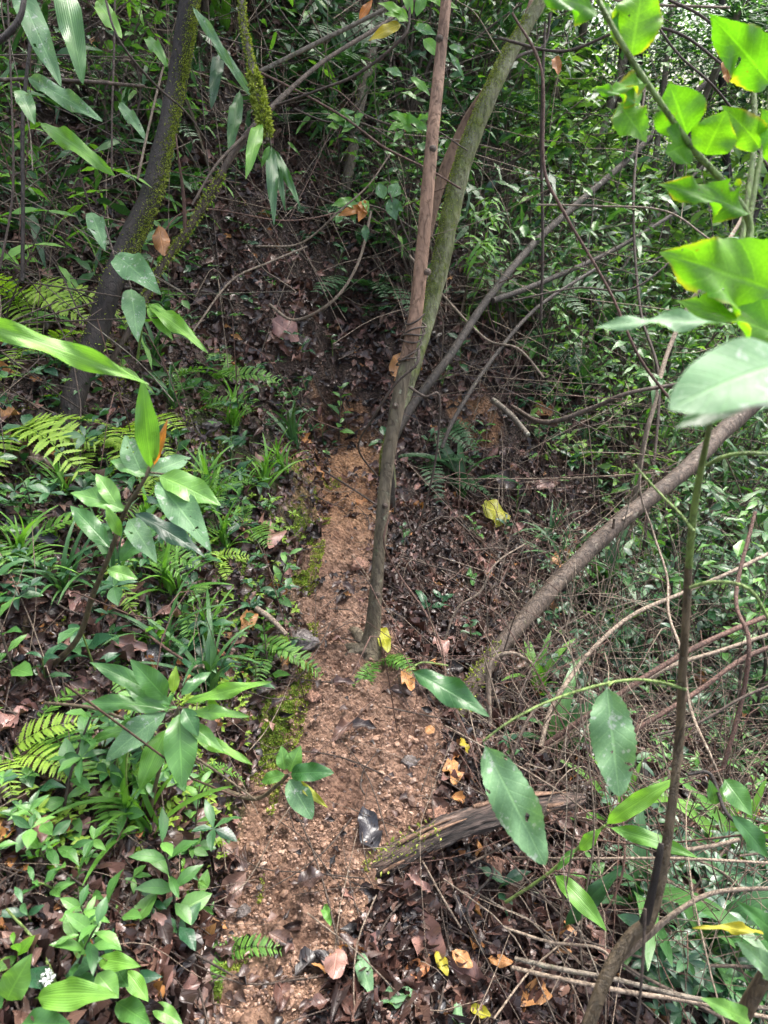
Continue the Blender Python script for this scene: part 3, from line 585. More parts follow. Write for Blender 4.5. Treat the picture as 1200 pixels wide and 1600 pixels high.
# ================================================================== LEFT FOREGROUND HERO PLANTS
def hero(name, label, cat, base, stems, leaves, stemmat='stemgreen', leafmat='leafmid', lkw=None):
    t = thing(name, base, label, cat)
    if stems:
        mb = MB()
        for s in stems: px_tube(mb, s, 8, 8, .06)
        part('stem', mb, M[stemmat], t)
    for L in leaves:
        b, tp, w, f = L[:4]; m = L[4] if len(L) > 4 else leafmat; kw = dict(lkw or {}); kw.update(L[5] if len(L) > 5 else {})
        kw.setdefault('droop', float(rng.uniform(.3, .9))); kw.setdefault('wave', .05); kw.setdefault('seed', int(rng.integers(99)))
        mb = MB(); hleaf(mb, b, tp, w, f, **kw); part('leaf', mb, M[m], t)
    return t
d = 1.35
hero('broadleaf_shrub', 'leafy shrub on a curved olive stem rising over the left bank', 'shrub', P(80, 1045, 1.75),
     [[(70, 1050, 9, 1.75), (120, 1000, 9, 1.65), (145, 930, 9, 1.55), (170, 870, 8, 1.45), (195, 800, 7, 1.4), (225, 750, 6, d), (250, 690, 5, d)], [(232, 738, 4, d), (290, 745, 3, d)]],
     [((236, 735, d), (222, 590, 1.25), 34, .9, 'blade', dict(a=.9)), ((225, 745, d), (195, 680, d), 40, .8, 'leafgrey'), ((245, 742, d), (345, 790, 1.3), 44, .6), ((240, 750, d), (330, 862, 1.28), 46, .5, 'leafgrey'),
      ((200, 810, 1.38), (245, 880, 1.3), 34, .8, 'leafgrey'), ((200, 800, 1.4), (110, 770, 1.4), 32, .5), ((175, 860, 1.45), (110, 790, 1.5), 30, .6), ((190, 840, 1.4), (165, 790, 1.38), 18, .9, 'blade'),
      ((235, 745, d), (172, 720, 1.35), 30, .5, 'leafmid'), ((185, 880, 1.45), (255, 820, 1.45), 34, .5), ((205, 800, 1.4), (320, 870, 1.38), 30, .4, 'leafdark'), ((165, 890, 1.5), (215, 905, 1.5), 24, .6),
      ((228, 745, d), (298, 715, 1.4), 30, .6, 'leafgrey'), ((190, 800, 1.4), (150, 740, 1.42), 26, .7), ((240, 730, 1.34), (262, 655, 1.3), 12, .8, 'leaforange')], 'stembrown')
hero('long_leaf', 'long bright green blade leaf reaching in from the left edge and bending down', 'leaf', P(-60, 480, 1.0), [],
     [((-80, 490, .95), (232, 600, 1.1), 34, .7, 'blade', dict(nl=26, a=.8, droop=.3))])
hero('rosette_shrub', 'bushy low plant with long pointed leaves beside the trail at lower left', 'plant', P(228, 1330, 1.62),
     [[(228, 1330, 6, 1.62), (240, 1240, 6, 1.55), (262, 1160, 6, 1.48), (280, 1105, 6, 1.45)], [(70, 1098, 5, 1.6), (150, 1108, 5, 1.55), (240, 1145, 5, 1.5), (330, 1200, 4, 1.5), (400, 1250, 3, 1.5)]],
     [((272, 1105, 1.45), (140, 1035, 1.42), 30, .6), ((262, 1095, 1.45), (203, 1030, 1.4), 36, .8), ((285, 1100, 1.45), (425, 1065, 1.42), 20, .6, 'blade'), ((280, 1110, 1.45), (285, 1230, 1.4), 48, .9, 'leafmid', dict(b=.7)),
      ((262, 1135, 1.46), (218, 1235, 1.42), 34, .8, 'blade'), ((290, 1115, 1.45), (390, 1120, 1.42), 20, .5), ((265, 1110, 1.46), (165, 1190, 1.42), 40, .6, 'leafgrey'), ((270, 1110, 1.46), (128, 1100, 1.45), 26, .5),
      ((280, 1120, 1.45), (350, 1175, 1.42), 22, .6), ((270, 1085, 1.44), (275, 1040, 1.44), 16, .6, 'fernlime'), ((262, 1130, 1.48), (140, 1160, 1.48), 24, .5), ((285, 1105, 1.44), (310, 1150, 1.42), 26, .7, 'leafmid'),
      ((290, 1150, 1.48), (395, 1195, 1.46), 18, .4, 'blade'), ((250, 1110, 1.47), (195, 1072, 1.46), 24, .6), ((280, 1090, 1.45), (330, 1050, 1.5), 18, .5)], 'stembrown')
hero('trailside_sprig', 'small sprig with glossy oval leaves leaning over the trail', 'plant', P(360, 1245, 1.7),
     [[(350, 1235, 7, 1.7), (400, 1248, 7, 1.66), (435, 1225, 6, 1.62), (452, 1210, 5, 1.6)]],
     [((452, 1210, 1.6), (522, 1208, 1.56), 28, .7, 'leafmid', dict(b=.6)), ((450, 1215, 1.6), (488, 1280, 1.56), 36, .8, 'leafgrey', dict(b=.6)), ((452, 1208, 1.6), (470, 1165, 1.6), 26, .7), ((448, 1210, 1.6), (408, 1222, 1.62), 20, .6), ((455, 1215, 1.6), (512, 1262, 1.58), 13, .8, 'leafyellow'),
      ((445, 1205, 1.6), (440, 1165, 1.6), 22, .7)], 'stembrown', 'leafmid')
hero('corner_plant', 'leafy green plant in the bottom left corner with a tiny white flower head', 'plant', P(60, 1600, 1.25),
     [[(60, 1640, 7, 1.3), (90, 1560, 6, 1.2), (60, 1480, 5, 1.2), (10, 1420, 4, 1.2)], [(0, 1560, 5, 1.2), (20, 1500, 4, 1.2), (40, 1480, 4, 1.2)]],
     [((55, 1560, 1.1), (185, 1555, 1.05), 42, .7, 'blade'), ((10, 1565, 1.1), (50, 1490, 1.08), 44, .8, 'leafmid'), ((150, 1500, 1.25), (220, 1510, 1.22), 26, .7, 'blade'), ((195, 1515, 1.25), (232, 1565, 1.22), 26, .8, 'blade'), ((150, 1520, 1.2), (185, 1560, 1.18), 34, .6),
      ((30, 1600, 1.1), (110, 1600, 1.08), 40, .6), ((180, 1565, 1.25), (235, 1600, 1.2), 34, .7), ((80, 1540, 1.18), (20, 1530, 1.1), 34, .6, 'leafdark'), ((0, 1590, 1.1), (-40, 1540, 1.1), 40, .6), ((145, 1480, 1.28), (180, 1460, 1.28), 24, .6, 'leafmid'),
      ((235, 1570, 1.3), (285, 1600, 1.28), 24, .6)])
fl = thing('white_flower', P(75, 1530, 1.15), 'tiny white flower head among the bottom left leaves', 'flower')
mb = MB(); c = P(75, 1530, 1.15); pos = c+rng.normal(0, .005, (60, 3)); scat(mb, TINY[0], pos, rdir(60, -.5, 1.4), rng.normal(0, 1, (60, 3)), .008)
m, nt, nd = nodes('petal'); nd('ShaderNodeOutputMaterial', {0: nd('ShaderNodeBsdfPrincipled', {'Base Color': (.7, .72, .68, 1), 'Roughness': .6}).outputs[0]})
part('petals', mb, m, fl); mb = MB(); tube(mb, [c, c-UPV*.05+[0, .01, 0], c-UPV*.1], [.0015]*3, 5, 4); part('stem', mb, M['stemgreen'], fl)
# long grass stalk beside the rosette shrub
hero('tall_grass_stalk', 'tall pale green grass stalk standing at lower left', 'grass stalk', P(232, 1435, 1.62), [[(234, 1440, 6, 1.62), (222, 1380, 6, 1.6), (205, 1300, 6, 1.55), (196, 1210, 5, 1.5), (205, 1150, 3, 1.5)], [(205, 1290, 4, 1.56), (188, 1220, 3, 1.52), (180, 1160, 2, 1.5)]], [((190, 1232, 1.5), (172, 1190, 1.48), 18, .8, 'leafmid')])
# big spotted leaves in front of the leaning trunk and others
for nm, lb, L in [('spotted_leaf', 'large grey spotted leaf hanging in front of the dark leaning trunk', [((178, 398, 2.1), (252, 460, 2.0), 42, .8, 'leafgrey')]),
                  ('hanging_leaf', 'oval hanging leaf with brown tip below the large spotted leaf', [((205, 450, 2.1), (216, 535, 2.0), 34, .9, 'leafgrey')]),
                  ('ragged_leaf', 'ragged pale leaf full of holes left of the dark leaning trunk', [((142, 330, 2.2), (165, 392, 2.1), 26, .9, 'leafgrey')])]:
    hero(nm, lb, 'leaf', P(*L[0][0]), [[(L[0][0][0]-18, L[0][0][1]-60, 3, 2.15), (L[0][0][0], L[0][0][1], 3, L[0][0][2])]], L, 'twig')
hero('star_leaf_sprig', 'fan of pointed bright leaves right of the hanging oval leaf', 'plant', P(228, 478, 2.2), [[(215, 560, 4, 2.4), (222, 510, 4, 2.3), (229, 478, 4, 2.2)]],
     [((229, 478, 2.2), (325, 552, 2.1), 22, .6, 'blade'), ((229, 480, 2.2), (270, 532, 2.15), 20, .6, 'blade'), ((232, 474, 2.2), (305, 522, 2.15), 13, .5, 'blade'), ((230, 476, 2.2), (262, 490, 2.2), 12, .6, 'blade')])
hero('yellow_leaf_sprig', 'cluster of green leaves with one yellow leaf left of the slim tree top', 'plant', P(640, 40, 2.3), [[(640, -60, 5, 2.3), (640, 20, 5, 2.3), (628, 60, 5, 2.3), (560, 115, 5, 2.35), (500, 140, 4, 2.4), (430, 165, 4, 2.5)]],
     [((628, 38, 2.3), (576, 64, 2.25), 17, .8, 'leafyellow'), ((560, 32, 2.3), (582, 0, 2.3), 12, .8, 'leaforange'), ((640, 30, 2.3), (590, 5, 2.25), 14, .6, 'blade'), ((640, 35, 2.3), (600, 22, 2.25), 14, .6, 'blade'), ((645, 25, 2.3), (630, -20, 2.3), 14, .8, 'blade'), ((650, 28, 2.3), (665, -15, 2.3), 16, .8, 'blade'),
      ((645, 40, 2.3), (682, 55, 2.3), 14, .7, 'leafgrey'), ((660, 60, 2.4), (690, 90, 2.4), 18, .7, 'leafmid'), ((720, 15, 2.2), (657, -5, 2.2), 12, .7, 'blade'), ((700, 72, 2.2), (727, 84, 2.2), 11, .6, 'leafgrey'), ((700, 80, 2.2), (725, 122, 2.2), 8, .6, 'leafgrey'), ((630, 120, 2.5), (602, 108, 2.5), 12, .6, 'leafgrey'), ((640, 120, 2.5), (672, 150, 2.5), 12, .6, 'leafmid')], 'twig')
hero('bamboo_spray', 'drooping spray of long dark bamboo leaves under the mossy hanging branch', 'bamboo spray', P(425, 225, 2.3), [[(418, 200, 3, 2.3), (424, 228, 3, 2.3)]],
     [((424, 228, 2.3), (428, 352, 2.2), 17, .9, 'bladedark'), ((426, 230, 2.3), (446, 330, 2.25), 12, .9, 'bladedark'), ((428, 232, 2.3), (470, 325, 2.25), 12, .9, 'bladedark'), ((422, 226, 2.3), (408, 262, 2.3), 9, .8, 'blade'), ((408, 190, 2.3), (384, 280, 2.2), 20, .8, 'blade')], 'twig')
for b, t, w, lb in [((95, -40, 1.7), (130, 132, 1.65), 44, 'big dark strap leaf hanging at the top left'), ((20, -30, 2.0), (95, 135, 1.9), 44, 'broad pleated pale leaf at the far upper left'), ((345, 80, 3), (330, 170, 2.9), 22, 'hanging dark leaf right of the mossy leaning trunk'),
                    ((375, 140, 3), (358, 240, 2.9), 24, 'second hanging bamboo leaf left of the mossy hanging branch'), ((40, 120, 2.2), (160, 190, 2.1), 32, 'wide striped leaf across the upper left'), ((60, 190, 2.2), (180, 275, 2.1), 30, 'drooping light leaf beneath the wide striped leaf'),
                    ((185, 160, 2.4), (230, 220, 2.3), 20, 'grey holed leaf beside the leaning trunk'), ((150, 0, 2.2), (190, 60, 2.1), 30, 'shaded green leaf at the top left edge of the trunk'), ((300, 10, 2.6), (365, 110, 2.6), 16, 'long leaf arching down right of the leaning trunk top'), ((330, 60, 2.7), (400, 160, 2.7), 16, 'pale long leaf arching toward the mossy hanging branch'),
                    ((30, 140, 1.9), (55, 195, 1.85), 30, 'heart shaped dim leaf at the far left'), ((230, 60, 2.4), (262, 105, 2.3), 22, 'yellowing leaf tip left of the mossy trunk')]:
    hero('strap_leaf', lb, 'leaf', P(*b), [], [(b, t, w*.8, .8, 'bladedark' if 'dark' in lb or 'dim' in lb or 'bamboo' in lb else ('blade' if 'yellow' in lb or 'light' in lb or 'shaded' in lb else 'leafgrey'), dict(nl=22, b=.65))])
for (cx, cy, dd, lbl) in [(640, 195, 2.9, 'sprig of small light leaves left of the slim tree'), (540, 190, 2.9, 'sprig of small pale leaves above the dark hollow'), (560, 320, 3.2, 'spray of pink tinged young leaves before the dark hollow')]:
    lv = []
    for k in range(9):
        a = rng.uniform(0, 2*PI); r = rng.uniform(18, 45); bx = cx+rng.uniform(-22, 22); by = cy+rng.uniform(-10, 10)
        lv.append(((bx, by, dd), (bx+r*math.cos(a), by+r*.6*math.sin(a)+6, dd-.05), rng.uniform(9, 16), .7, ['blade', 'leafmid', 'leafgrey', 'leaforange'][int(rng.integers(0, 4 if cy == 320 else 3))]))
    hero('young_sprig', lbl, 'sprig', P(cx, cy, dd), [[(cx-80, cy-20, 3, dd+.1), (cx-30, cy, 3, dd), (cx+30, cy+4, 3, dd), (cx+90, cy+40, 2, dd)]], lv, 'twig')
hero('blue_leaf_seedling', 'seedling with round bluish leaves hanging before the dark hollow', 'seedling', P(610, 300, 3.1), [[(640, 380, 3, 3.2), (615, 320, 3, 3.1), (605, 290, 2, 3.1)]],
     [((600, 312, 3.1), (592, 286, 3.1), 18, .9, 'leafgrey'), ((610, 310, 3.1), (622, 286, 3.1), 20, .9, 'leafgrey'), ((606, 312, 3.1), (630, 330, 3.1), 16, .8, 'leafdark'), ((606, 312, 3.1), (620, 345, 3.1), 18, .8, 'leafdark'), ((570, 350, 3.2), (572, 378, 3.2), 12, .8, 'leafdark'), ((535, 330, 3.2), (520, 345, 3.2), 11, .8, 'leafgrey')], 'twig')
# big leafy blades at lower right
hero('palm_grass', 'large bright palm grass with long arching ribbed blades at lower right', 'grass', P(780, 1420, 1.7),
     [[(790, 1410, 5, 1.7), (850, 1370, 5, 1.65), (900, 1328, 5, 1.6), (945, 1290, 4, 1.55)]],
     [((945, 1290, 1.5), (1060, 1215, 1.42), 26, .8, 'blade'), ((948, 1292, 1.5), (1090, 1340, 1.42), 24, .7, 'blade'), ((905, 1330, 1.58), (940, 1295, 1.55), 20, .6, 'blade'), ((865, 1366, 1.6), (948, 1455, 1.5), 28, .7, 'blade', dict(droop=1.4)), ((880, 1450, 1.65), (975, 1352, 1.6), 26, .7, 'bladedark'), ((900, 1325, 1.6), (870, 1360, 1.6), 12, .6, 'blade')])
hero('corner_sapling_leaf', 'cluster of out of focus leaves at the right bottom corner', 'leaf cluster', P(1180, 1560, 1.0), [[(1150, 1610, 26, 1.1), (1175, 1560, 24, 1.05), (1215, 1490, 20, 1.0)]],
     [((1230, 1480, .95), (1150, 1408, .9), 34, .8, 'leafmid'), ((1215, 1530, .95), (1150, 1470, .9), 34, .8, 'leafgrey'), ((1200, 1460, 1.0), (1082, 1450, .95), 12, .5, 'leafyellow'), ((1175, 1600, 1.0), (1095, 1560, .95), 28, .7, 'leafmid'), ((1140, 1270, 1.2), (1200, 1340, 1.2), 30, .6, 'leafmid'), ((1130, 1215, 1.3), (1175, 1275, 1.25), 34, .8, 'leafmid')], 'stembrown')
hero('oval_leaf_seedling', 'seedling with two pale oval leaves right of the sapling stem', 'seedling', P(1120, 1290, 1.5), [[(1130, 1300, 3, 1.5), (1120, 1260, 3, 1.5)]], [((1118, 1258, 1.5), (1108, 1218, 1.48), 18, .8, 'leafmid'), ((1128, 1255, 1.5), (1140, 1215, 1.48), 18, .8, 'leafgrey')])
# ================================================================== PROTOTYPES
def proto_seedling(seed, n, H, ll, leafset, mat, stem='stemgreen', opp=True, el=(.0, .5)):
    g = np.random.default_rng(seed); a, b = MB(), MB()
    bend = g.normal(0, .12, 2)*H
    f = lambda t: np.array([bend[0]*t*t, bend[1]*t*t, H*t])
    tube(a, [f(t) for t in np.linspace(-.1, 1, 6)], np.linspace(.0022, .001, 6)*(1+H*3), 5, 2, cap=False)
    ph = g.random()*6
    for k in range(n):
        t = (k+1)/n; az = ph+k*(PI/2 if opp else 2.4)
        for s in ((0, PI) if opp else (0,)):
            e = g.uniform(*el); z = az+s+g.normal(0, .25); X = np.array([math.cos(z)*math.cos(e), math.sin(z)*math.cos(e), math.sin(e)])
            scat(b, leafset[int(g.integers(4))], f(t), X, UPV+g.normal(0, .25, 3), ll*g.uniform(.65, 1.15)*(1 if t < .9 else .8))
    return [('stem', a.mesh('stem', M[stem]), None), ('foliage', b.mesh('foliage', M[mat]), None)]
def frond_mb(n=16, seed=0, droop=1.0, wmax=.2, teeth=.45):
    g = np.random.default_rng(seed); mb = MB()
    pin = leaf(W=.24, nl=14, nw=2, a=.7, b=.7, droop=.4, fold=.1, wave=0, pet=0, teeth=teeth)
    t = np.linspace(0, 1, 30); th = .55-droop*1.3*t; X = np.cumsum(np.cos(th))/30; Z = np.cumsum(np.sin(th))/30
    pts = np.stack([X, 0*X+.04*np.sin(t*3+seed), Z], -1); tube(mb, pts[::3], np.linspace(.008, .002, 10), 4, 2, cap=False)
    for k in range(n):
        f = .16+.82*k/(n-1); i = min(int(f*29), 28); T = N(pts[i+1]-pts[i]); nz = np.array([-T[2], 0, T[0]])
        L = wmax*math.sin(PI*min((1-f)*.62+.10, 1))**.9*1.15+.012
        for s in (-1, 1):
            X2 = N(T*.45+np.array([0, s, 0])+nz*.08+g.normal(0, .04, 3)); scat(mb, pin, pts[i], X2, nz, L*g.uniform(.92, 1.05))
    return mb
FR = {m: [frond_mb(17, 1, .9).mesh('frond', M[m]), frond_mb(15, 2, 1.3, .17).mesh('frond', M[m])] for m in ('fern', 'ferndark', 'fernlime')}
def place_fern(loc, size, label, mat='fern', n=6, az=None, name='fern', group='ferns on the slopes', spread=2*PI, el=0.):
    t = thing(name, loc, label, 'fern', group); a0 = rng.random()*6 if az is None else az
    for k in range(n):
        o = bpy.data.objects.new('frond', FR[mat][int(rng.integers(2))]); COL.objects.link(o); o.parent = t
        s = size*rng.uniform(.7, 1.15); o.scale = (s, s, s)
        o.rotation_euler = (rng.normal(0, .25), el+rng.uniform(-.45, .15), a0+(k-(n-1)/2)*spread/n+rng.normal(0, .15))
    return t
def proto_tuft(seed, n, L, W, mat, el=(.5, 1.3), droop=1.4):
    g = np.random.default_rng(seed); b = MB()
    tp = [leaf(W=W, nl=9, nw=2, a=.6, b=.5, droop=droop*k, fold=.3, wave=.0, pet=0, seed=k2) for k2, k in enumerate((.7, 1., 1.3))]
    for k in range(n):
        e = g.uniform(*el); z = g.random()*2*PI; X = np.array([math.cos(z)*math.cos(e), math.sin(z)*math.cos(e), math.sin(e)])
        scat(b, tp[k % 3], g.normal(0, .01, 3)*[1, 1, 0], X, UPV-X*.2, L*g.uniform(.5, 1.1))
    return [('blades', b.mesh('blades', M[mat]), None)]
def proto_shrub(seed, n, H, ll, mat, leafset=None, stem='twig', nl=14, spread=.4):
    g = np.random.default_rng(seed); a, b = MB(), MB(); leafset = leafset or SMALL
    for s in range(n):
        d = g.normal(0, spread, 2)*H; top = np.array([d[0], d[1], H*g.uniform(.6, 1.05)])
        p = np.array([[0, 0, -.05], top*[.25, .25, .4]+g.normal(0, .03, 3), top*[.6, .6, .75]+g.normal(0, .03, 3), top]); q, r = cat_rom(p, [.007*H+.002, .005*H+.002, .003*H, .0015], 6)
        tube(a, p, [.007*H+.002, .005*H+.002, .003*H, .0015], 5, 5, cap=False)
        k = g.integers(5, len(q), nl); X = rdir(nl, -.5, .5, g)
        for qq in range(4):
            ss_ = np.arange(nl) % 4 == qq; off = g.normal(0, .06*H, (ss_.sum(), 3))
            for (pp2, o2) in zip(q[k[ss_]], off): tube(a, [pp2, pp2+o2], [.0016, .001], 3, 1, cap=False)
            scat(b, leafset[qq], q[k[ss_]]+off, X[ss_], UPV+g.normal(0, .35, (ss_.sum(), 3)), ll*g.uniform(.6, 1.3, ss_.sum()))
    return [('stems', a.mesh('stems', M[stem]), None), ('foliage', b.mesh('foliage', M[mat]), None)]
def proto_bamboo(seed, H, ll, mat):
    g = np.random.default_rng(seed); a, b = MB(), MB(); tp = [leaf(W=.13, nl=8, nw=2, a=.65, b=.7, droop=k, fold=.2, seed=3, pet=.02) for k in (.4, .9, 1.3)]
    for s in range(3):
        lean = g.normal(0, .35, 2)*H; p = np.array([[0, 0, -.05], [lean[0]*.2, lean[1]*.2, H*.45], [lean[0]*.6, lean[1]*.6, H*.8], [lean[0]*1.2, lean[1]*1.2, H]])
        tube(a, p, [.005, .004, .003, .0015], 6, 6, cap=False); q, _ = cat_rom(p, [1, 1, 1, 1], 8)
        n = 22; k = g.integers(8, len(q), n); X = rdir(n, -1.0, .2, g)
        for qq in range(3):
            m2 = np.arange(n) % 3 == qq; scat(b, tp[qq], q[k[m2]], X[m2], UPV+g.normal(0, .3, (m2.sum(), 3)), ll*g.uniform(.6, 1.2, m2.sum()))
    return [('stems', a.mesh('stems', M['stembrown']), None), ('foliage', b.mesh('foliage', M[mat]), None)]
def place(pr, name, loc, rz, sc, tilt, label, cat, group):
    t = thing(name, loc, label, cat, group); t.rotation_euler = (tilt[0], tilt[1], rz); t.scale = (sc, sc, sc)
    for nm, me, _ in pr:
        o = bpy.data.objects.new(nm, me); COL.objects.link(o); o.parent = t
    return t
SEED = [(proto_seedling(1, 2, .05, .05, SMALL, 'leafmid'), 'tiny fresh green seedling'), (proto_seedling(2, 3, .09, .055, SMALL, 'leafdark'), 'small dark glossy seedling'),
        (proto_seedling(3, 4, .12, .06, MEDL, 'leafmid'), 'broad leaved green seedling'), (proto_seedling(4, 5, .15, .07, SMALL, 'leafdark', opp=False), 'upright dark leaved seedling'),
        (proto_seedling(5, 3, .06, .08, MEDL, 'leafdark', opp=False), 'low bluish green seedling'), (proto_seedling(6, 6, .2, .065, SMALL, 'leafmid', 'twig'), 'taller brown stemmed seedling'),
        (proto_seedling(7, 3, .07, .04, SMALL, 'leafbright'), 'little lime green seedling')]
TUFT = [(proto_tuft(1, 22, .22, .06, 'blade'), 'thin bright grass tuft'), (proto_tuft(2, 16, .30, .05, 'bladedark'), 'dark narrow grass tuft'), (proto_tuft(3, 9, .45, .11, 'blade', (.4, 1.2), 1.1), 'clump of wide grass blades'), (proto_tuft(4, 8, .5, .14, 'bladedark', (.3, 1.1), 1.3), 'clump of dark ribbed blades')]
SHRUB = [(proto_shrub(1, 5, .6, .065, 'leafdark'), 'knee high dark shrub'), (proto_shrub(2, 4, .8, .085, 'leafmid', MEDL), 'open fresh leaved shrub'), (proto_shrub(3, 6, 1.0, .08, 'leafdark', MEDL), 'tall glossy shaded shrub'), (proto_shrub(4, 7, 1.3, .07, 'leafmid'), 'high twiggy light green shrub')]
BAMB = [(proto_bamboo(1, 1.2, .22, 'bladedark'), 'thin dark bamboo clump'), (proto_bamboo(2, 1.6, .26, 'bladedark'), 'tall long leaved bamboo clump'), (proto_bamboo(3, 1.0, .18, 'blade'), 'short bright bamboo clump')]
# ------------------------------------------------------------------ scatter
def sample(n, dmin, dmax, g, margin=60):
    """world points in front of the camera, even in log distance"""
    out = []
    while len(out) < n:
        m = n*4; az = g.uniform(-.80, .80, m); dd = dmin*(dmax/dmin)**g.random(m)
        x = dd*np.sin(az); y = dd*np.cos(az); z = h(x, y, False); a, b, c = project(np.stack([x, y, z], -1))
        ok = (a > -margin) & (a < 1200+margin) & (b > -250) & (b < 1600+margin) & (c > .5)
        out += list(np.stack([x, y, z], -1)[ok])
    return np.array(out[:n])
def onpath(x, y, pad=0.): return (abs(x-pcen(y)+wob(x, y)) < phw(y)+pad) & (y < 4.1)
def dens_green(x, y):
    """how green the floor is here"""
    c = pcen(y); w = phw(y); dl = c-w-x; dr = x-c-w
    v = .0
    if dl > 0: v = .75 if y < 2.8 else .5
    if dr > 0: v = .05+.75*float(ss(.75, 1.5, dr))
    if dl <= 0 and dr <= 0: v = .02
    if y > 3.6: v = max(v, .42)
    if y > 4.6: v = max(v, .8)
    return v*(.55+.9*float(vnoise(x*2.5+40, y*2.5)))
g2 = np.random.default_rng(77)
n = 0
for p in sample(2500, .9, 7, g2):
    if n >= 286: break
    if g2.random() > dens_green(p[0], p[1]) or onpath(p[0], p[1], -.02): continue
    k = int(g2.integers(0, 7)); pr, lb = SEED[k]; p[2] = h(p[0], p[1])-.005
    if p[1] < 2.2 and k == 6 and p[0] > 0: k = 1; pr, lb = SEED[1]
    place(pr, 'seedling', p, g2.random()*6.28, g2.uniform(.6, 1.25)*(1+.10*max(p[1]-2, 0)), g2.normal(0, .18, 2), lb, 'seedling', 'seedlings on the forest floor'); n += 1
n = 0
for p in sample(1500, 1.1, 8, g2):
    if n >= 46: break
    gr = dens_green(p[0], p[1])
    if g2.random() > gr*(.45 if p[0] < -.2 and p[1] < 3 else .9) or onpath(p[0], p[1], .08): continue
    px_, py_, dd = project(p)
    if dd < 1.5: continue
    mt = 'ferndark' if (p[0] > .3 or p[1] > 3.6) else 'fern'
    sz = g2.uniform(.12, .24) if p[1] < 3 else g2.uniform(.25, .5)
    place_fern(p-[0, 0, .01], sz, 'dark feathery fern' if mt == 'ferndark' else 'fresh green fern', mt, int(g2.integers(4, 8))); n += 1
n = 0
for p in sample(1500, 1.2, 7, g2):
    if n >= 60: break
    if onpath(p[0], p[1], .04) or g2.random() > dens_green(p[0], p[1])*(.3 if p[0] < 0 else 1): continue
    k = int(g2.choice([0, 1, 2, 3], p=[.65, .33, .02, .0] if p[0] < 0 else [.1, .3, .3, .3]))
    if k > 1 and project(p)[2] < 2.2: k = 0
    pr, lb = TUFT[k]
    place(pr, 'grass_tuft', p, g2.random()*6.28, g2.uniform(.6, 1.1)*(1 if p[1] < 3 else 1.2), g2.normal(0, .15, 2), lb, 'grass', 'grass tufts and blade clumps'); n += 1
n = 0
for p in sample(3000, 2.4, 12, g2):
    if n >= 110: break
    a, b, dd = project(p)
    if p[1] < 4.4 and p[0] < 1.2 and p[0] > -1.3: continue
    if p[0] > 0 and p[1] < 2.2: continue
    k = int(g2.integers(0, 4)); 
    if p[1] < 5 and k > 1: k -= 2
    if p[0] < -.8 and p[1] < 3: continue
    pr, lb = SHRUB[k]; place(pr, 'shrub', p, g2.random()*6.28, g2.uniform(.5, 1.0)*(1+.05*p[1]), g2.normal(0, .15, 2), lb, 'shrub', 'shrubs in the thicket'); n += 1
n = 0
for p in sample(2500, 2.6, 9, g2):
    if n >= 34: break
    if (p[1] < 4.2 and -1.4 < p[0] < 1.5) : continue
    k = int(g2.integers(0, 3)); pr, lb = BAMB[k]; place(pr, 'bamboo', p, g2.random()*6.28, g2.uniform(.6, 1.1), g2.normal(0, .15, 2), lb, 'bamboo', 'bamboo clumps in the thicket'); n += 1
# background trees
g3 = np.random.default_rng(5); n = 0
for p in sample(900, 6.5, 26, g3, 150):
    if n >= 46: break
    if p[1] < 6: continue
    H = g3.uniform(2.5, 6); t = thing('forest_tree', p, 'slender far forest tree', 'tree', 'background forest trees')
    lean = g3.normal(0, .16, 2)*H; mb = MB(); top = p+[lean[0], lean[1], H]; r = g3.uniform(.02, .05)
    tube(mb, [p-[0, 0, .1], p*.6+top*.4+np.append(g3.normal(0, .1, 2), 0), p*.25+top*.75, top], [r*1.3, r, r*.8, r*.4], 8, 6, .1); part('trunk', mb, M[['bark_brown', 'bark_grey', 'bark_dark'][n % 3]], t)
    for k in range(4):
        f = g3.uniform(.25, 1.); q = p*(1-f)+top*f+np.append(g3.normal(0, .5, 2), g3.normal(0, .2)); 
        if p[0] > .5 and k > 1: continue
        add_crown(t, q, g3.uniform(.55, 1.1)*(.7 if p[0] > .5 else 1), int(g3.choice([0, 1, 2], p=[.1, .75, .15]) if p[0] > .5 else g3.choice([0, 2])), g3.random()*6)
    n += 1
for (a, b, k, sc_, lb) in [(330, 800, 0, 1.1, 'drooping grass tuft above the middle of the trail'), (352, 868, 0, .9, 'grass tuft on the bank edge near the trail middle'), (300, 790, 1, .8, 'dark arching grass left of the drooping tuft'), (322, 1010, 0, .8, 'grass tuft by the orange veined leaf'), (385, 770, 0, .6, 'small grass tuft high on the bank edge'), (860, 1180, 3, .7, 'dark ribbed blade clump above the log end'), (840, 1090, 2, .7, 'wide bladed clump right of the fallen branch foot'), (1000, 1440, 3, .8, 'ribbed blade clump behind the sapling foot'), (1090, 1500, 3, .8, 'dark blade clump at the lower right'), (960, 1290, 2, .7, 'bright blade clump beside the palm grass'), (900, 620, 3, 1.0, 'long leaved clump by the brown lying branch'), (930, 540, 3, 1.1, 'drooping blade clump in the shaded thicket')]:
    place(TUFT[k][0], 'grass_tuft', G(a, b), g2.random()*6, sc_, (0, 0), lb, 'grass', 'grass tufts and blade clumps')
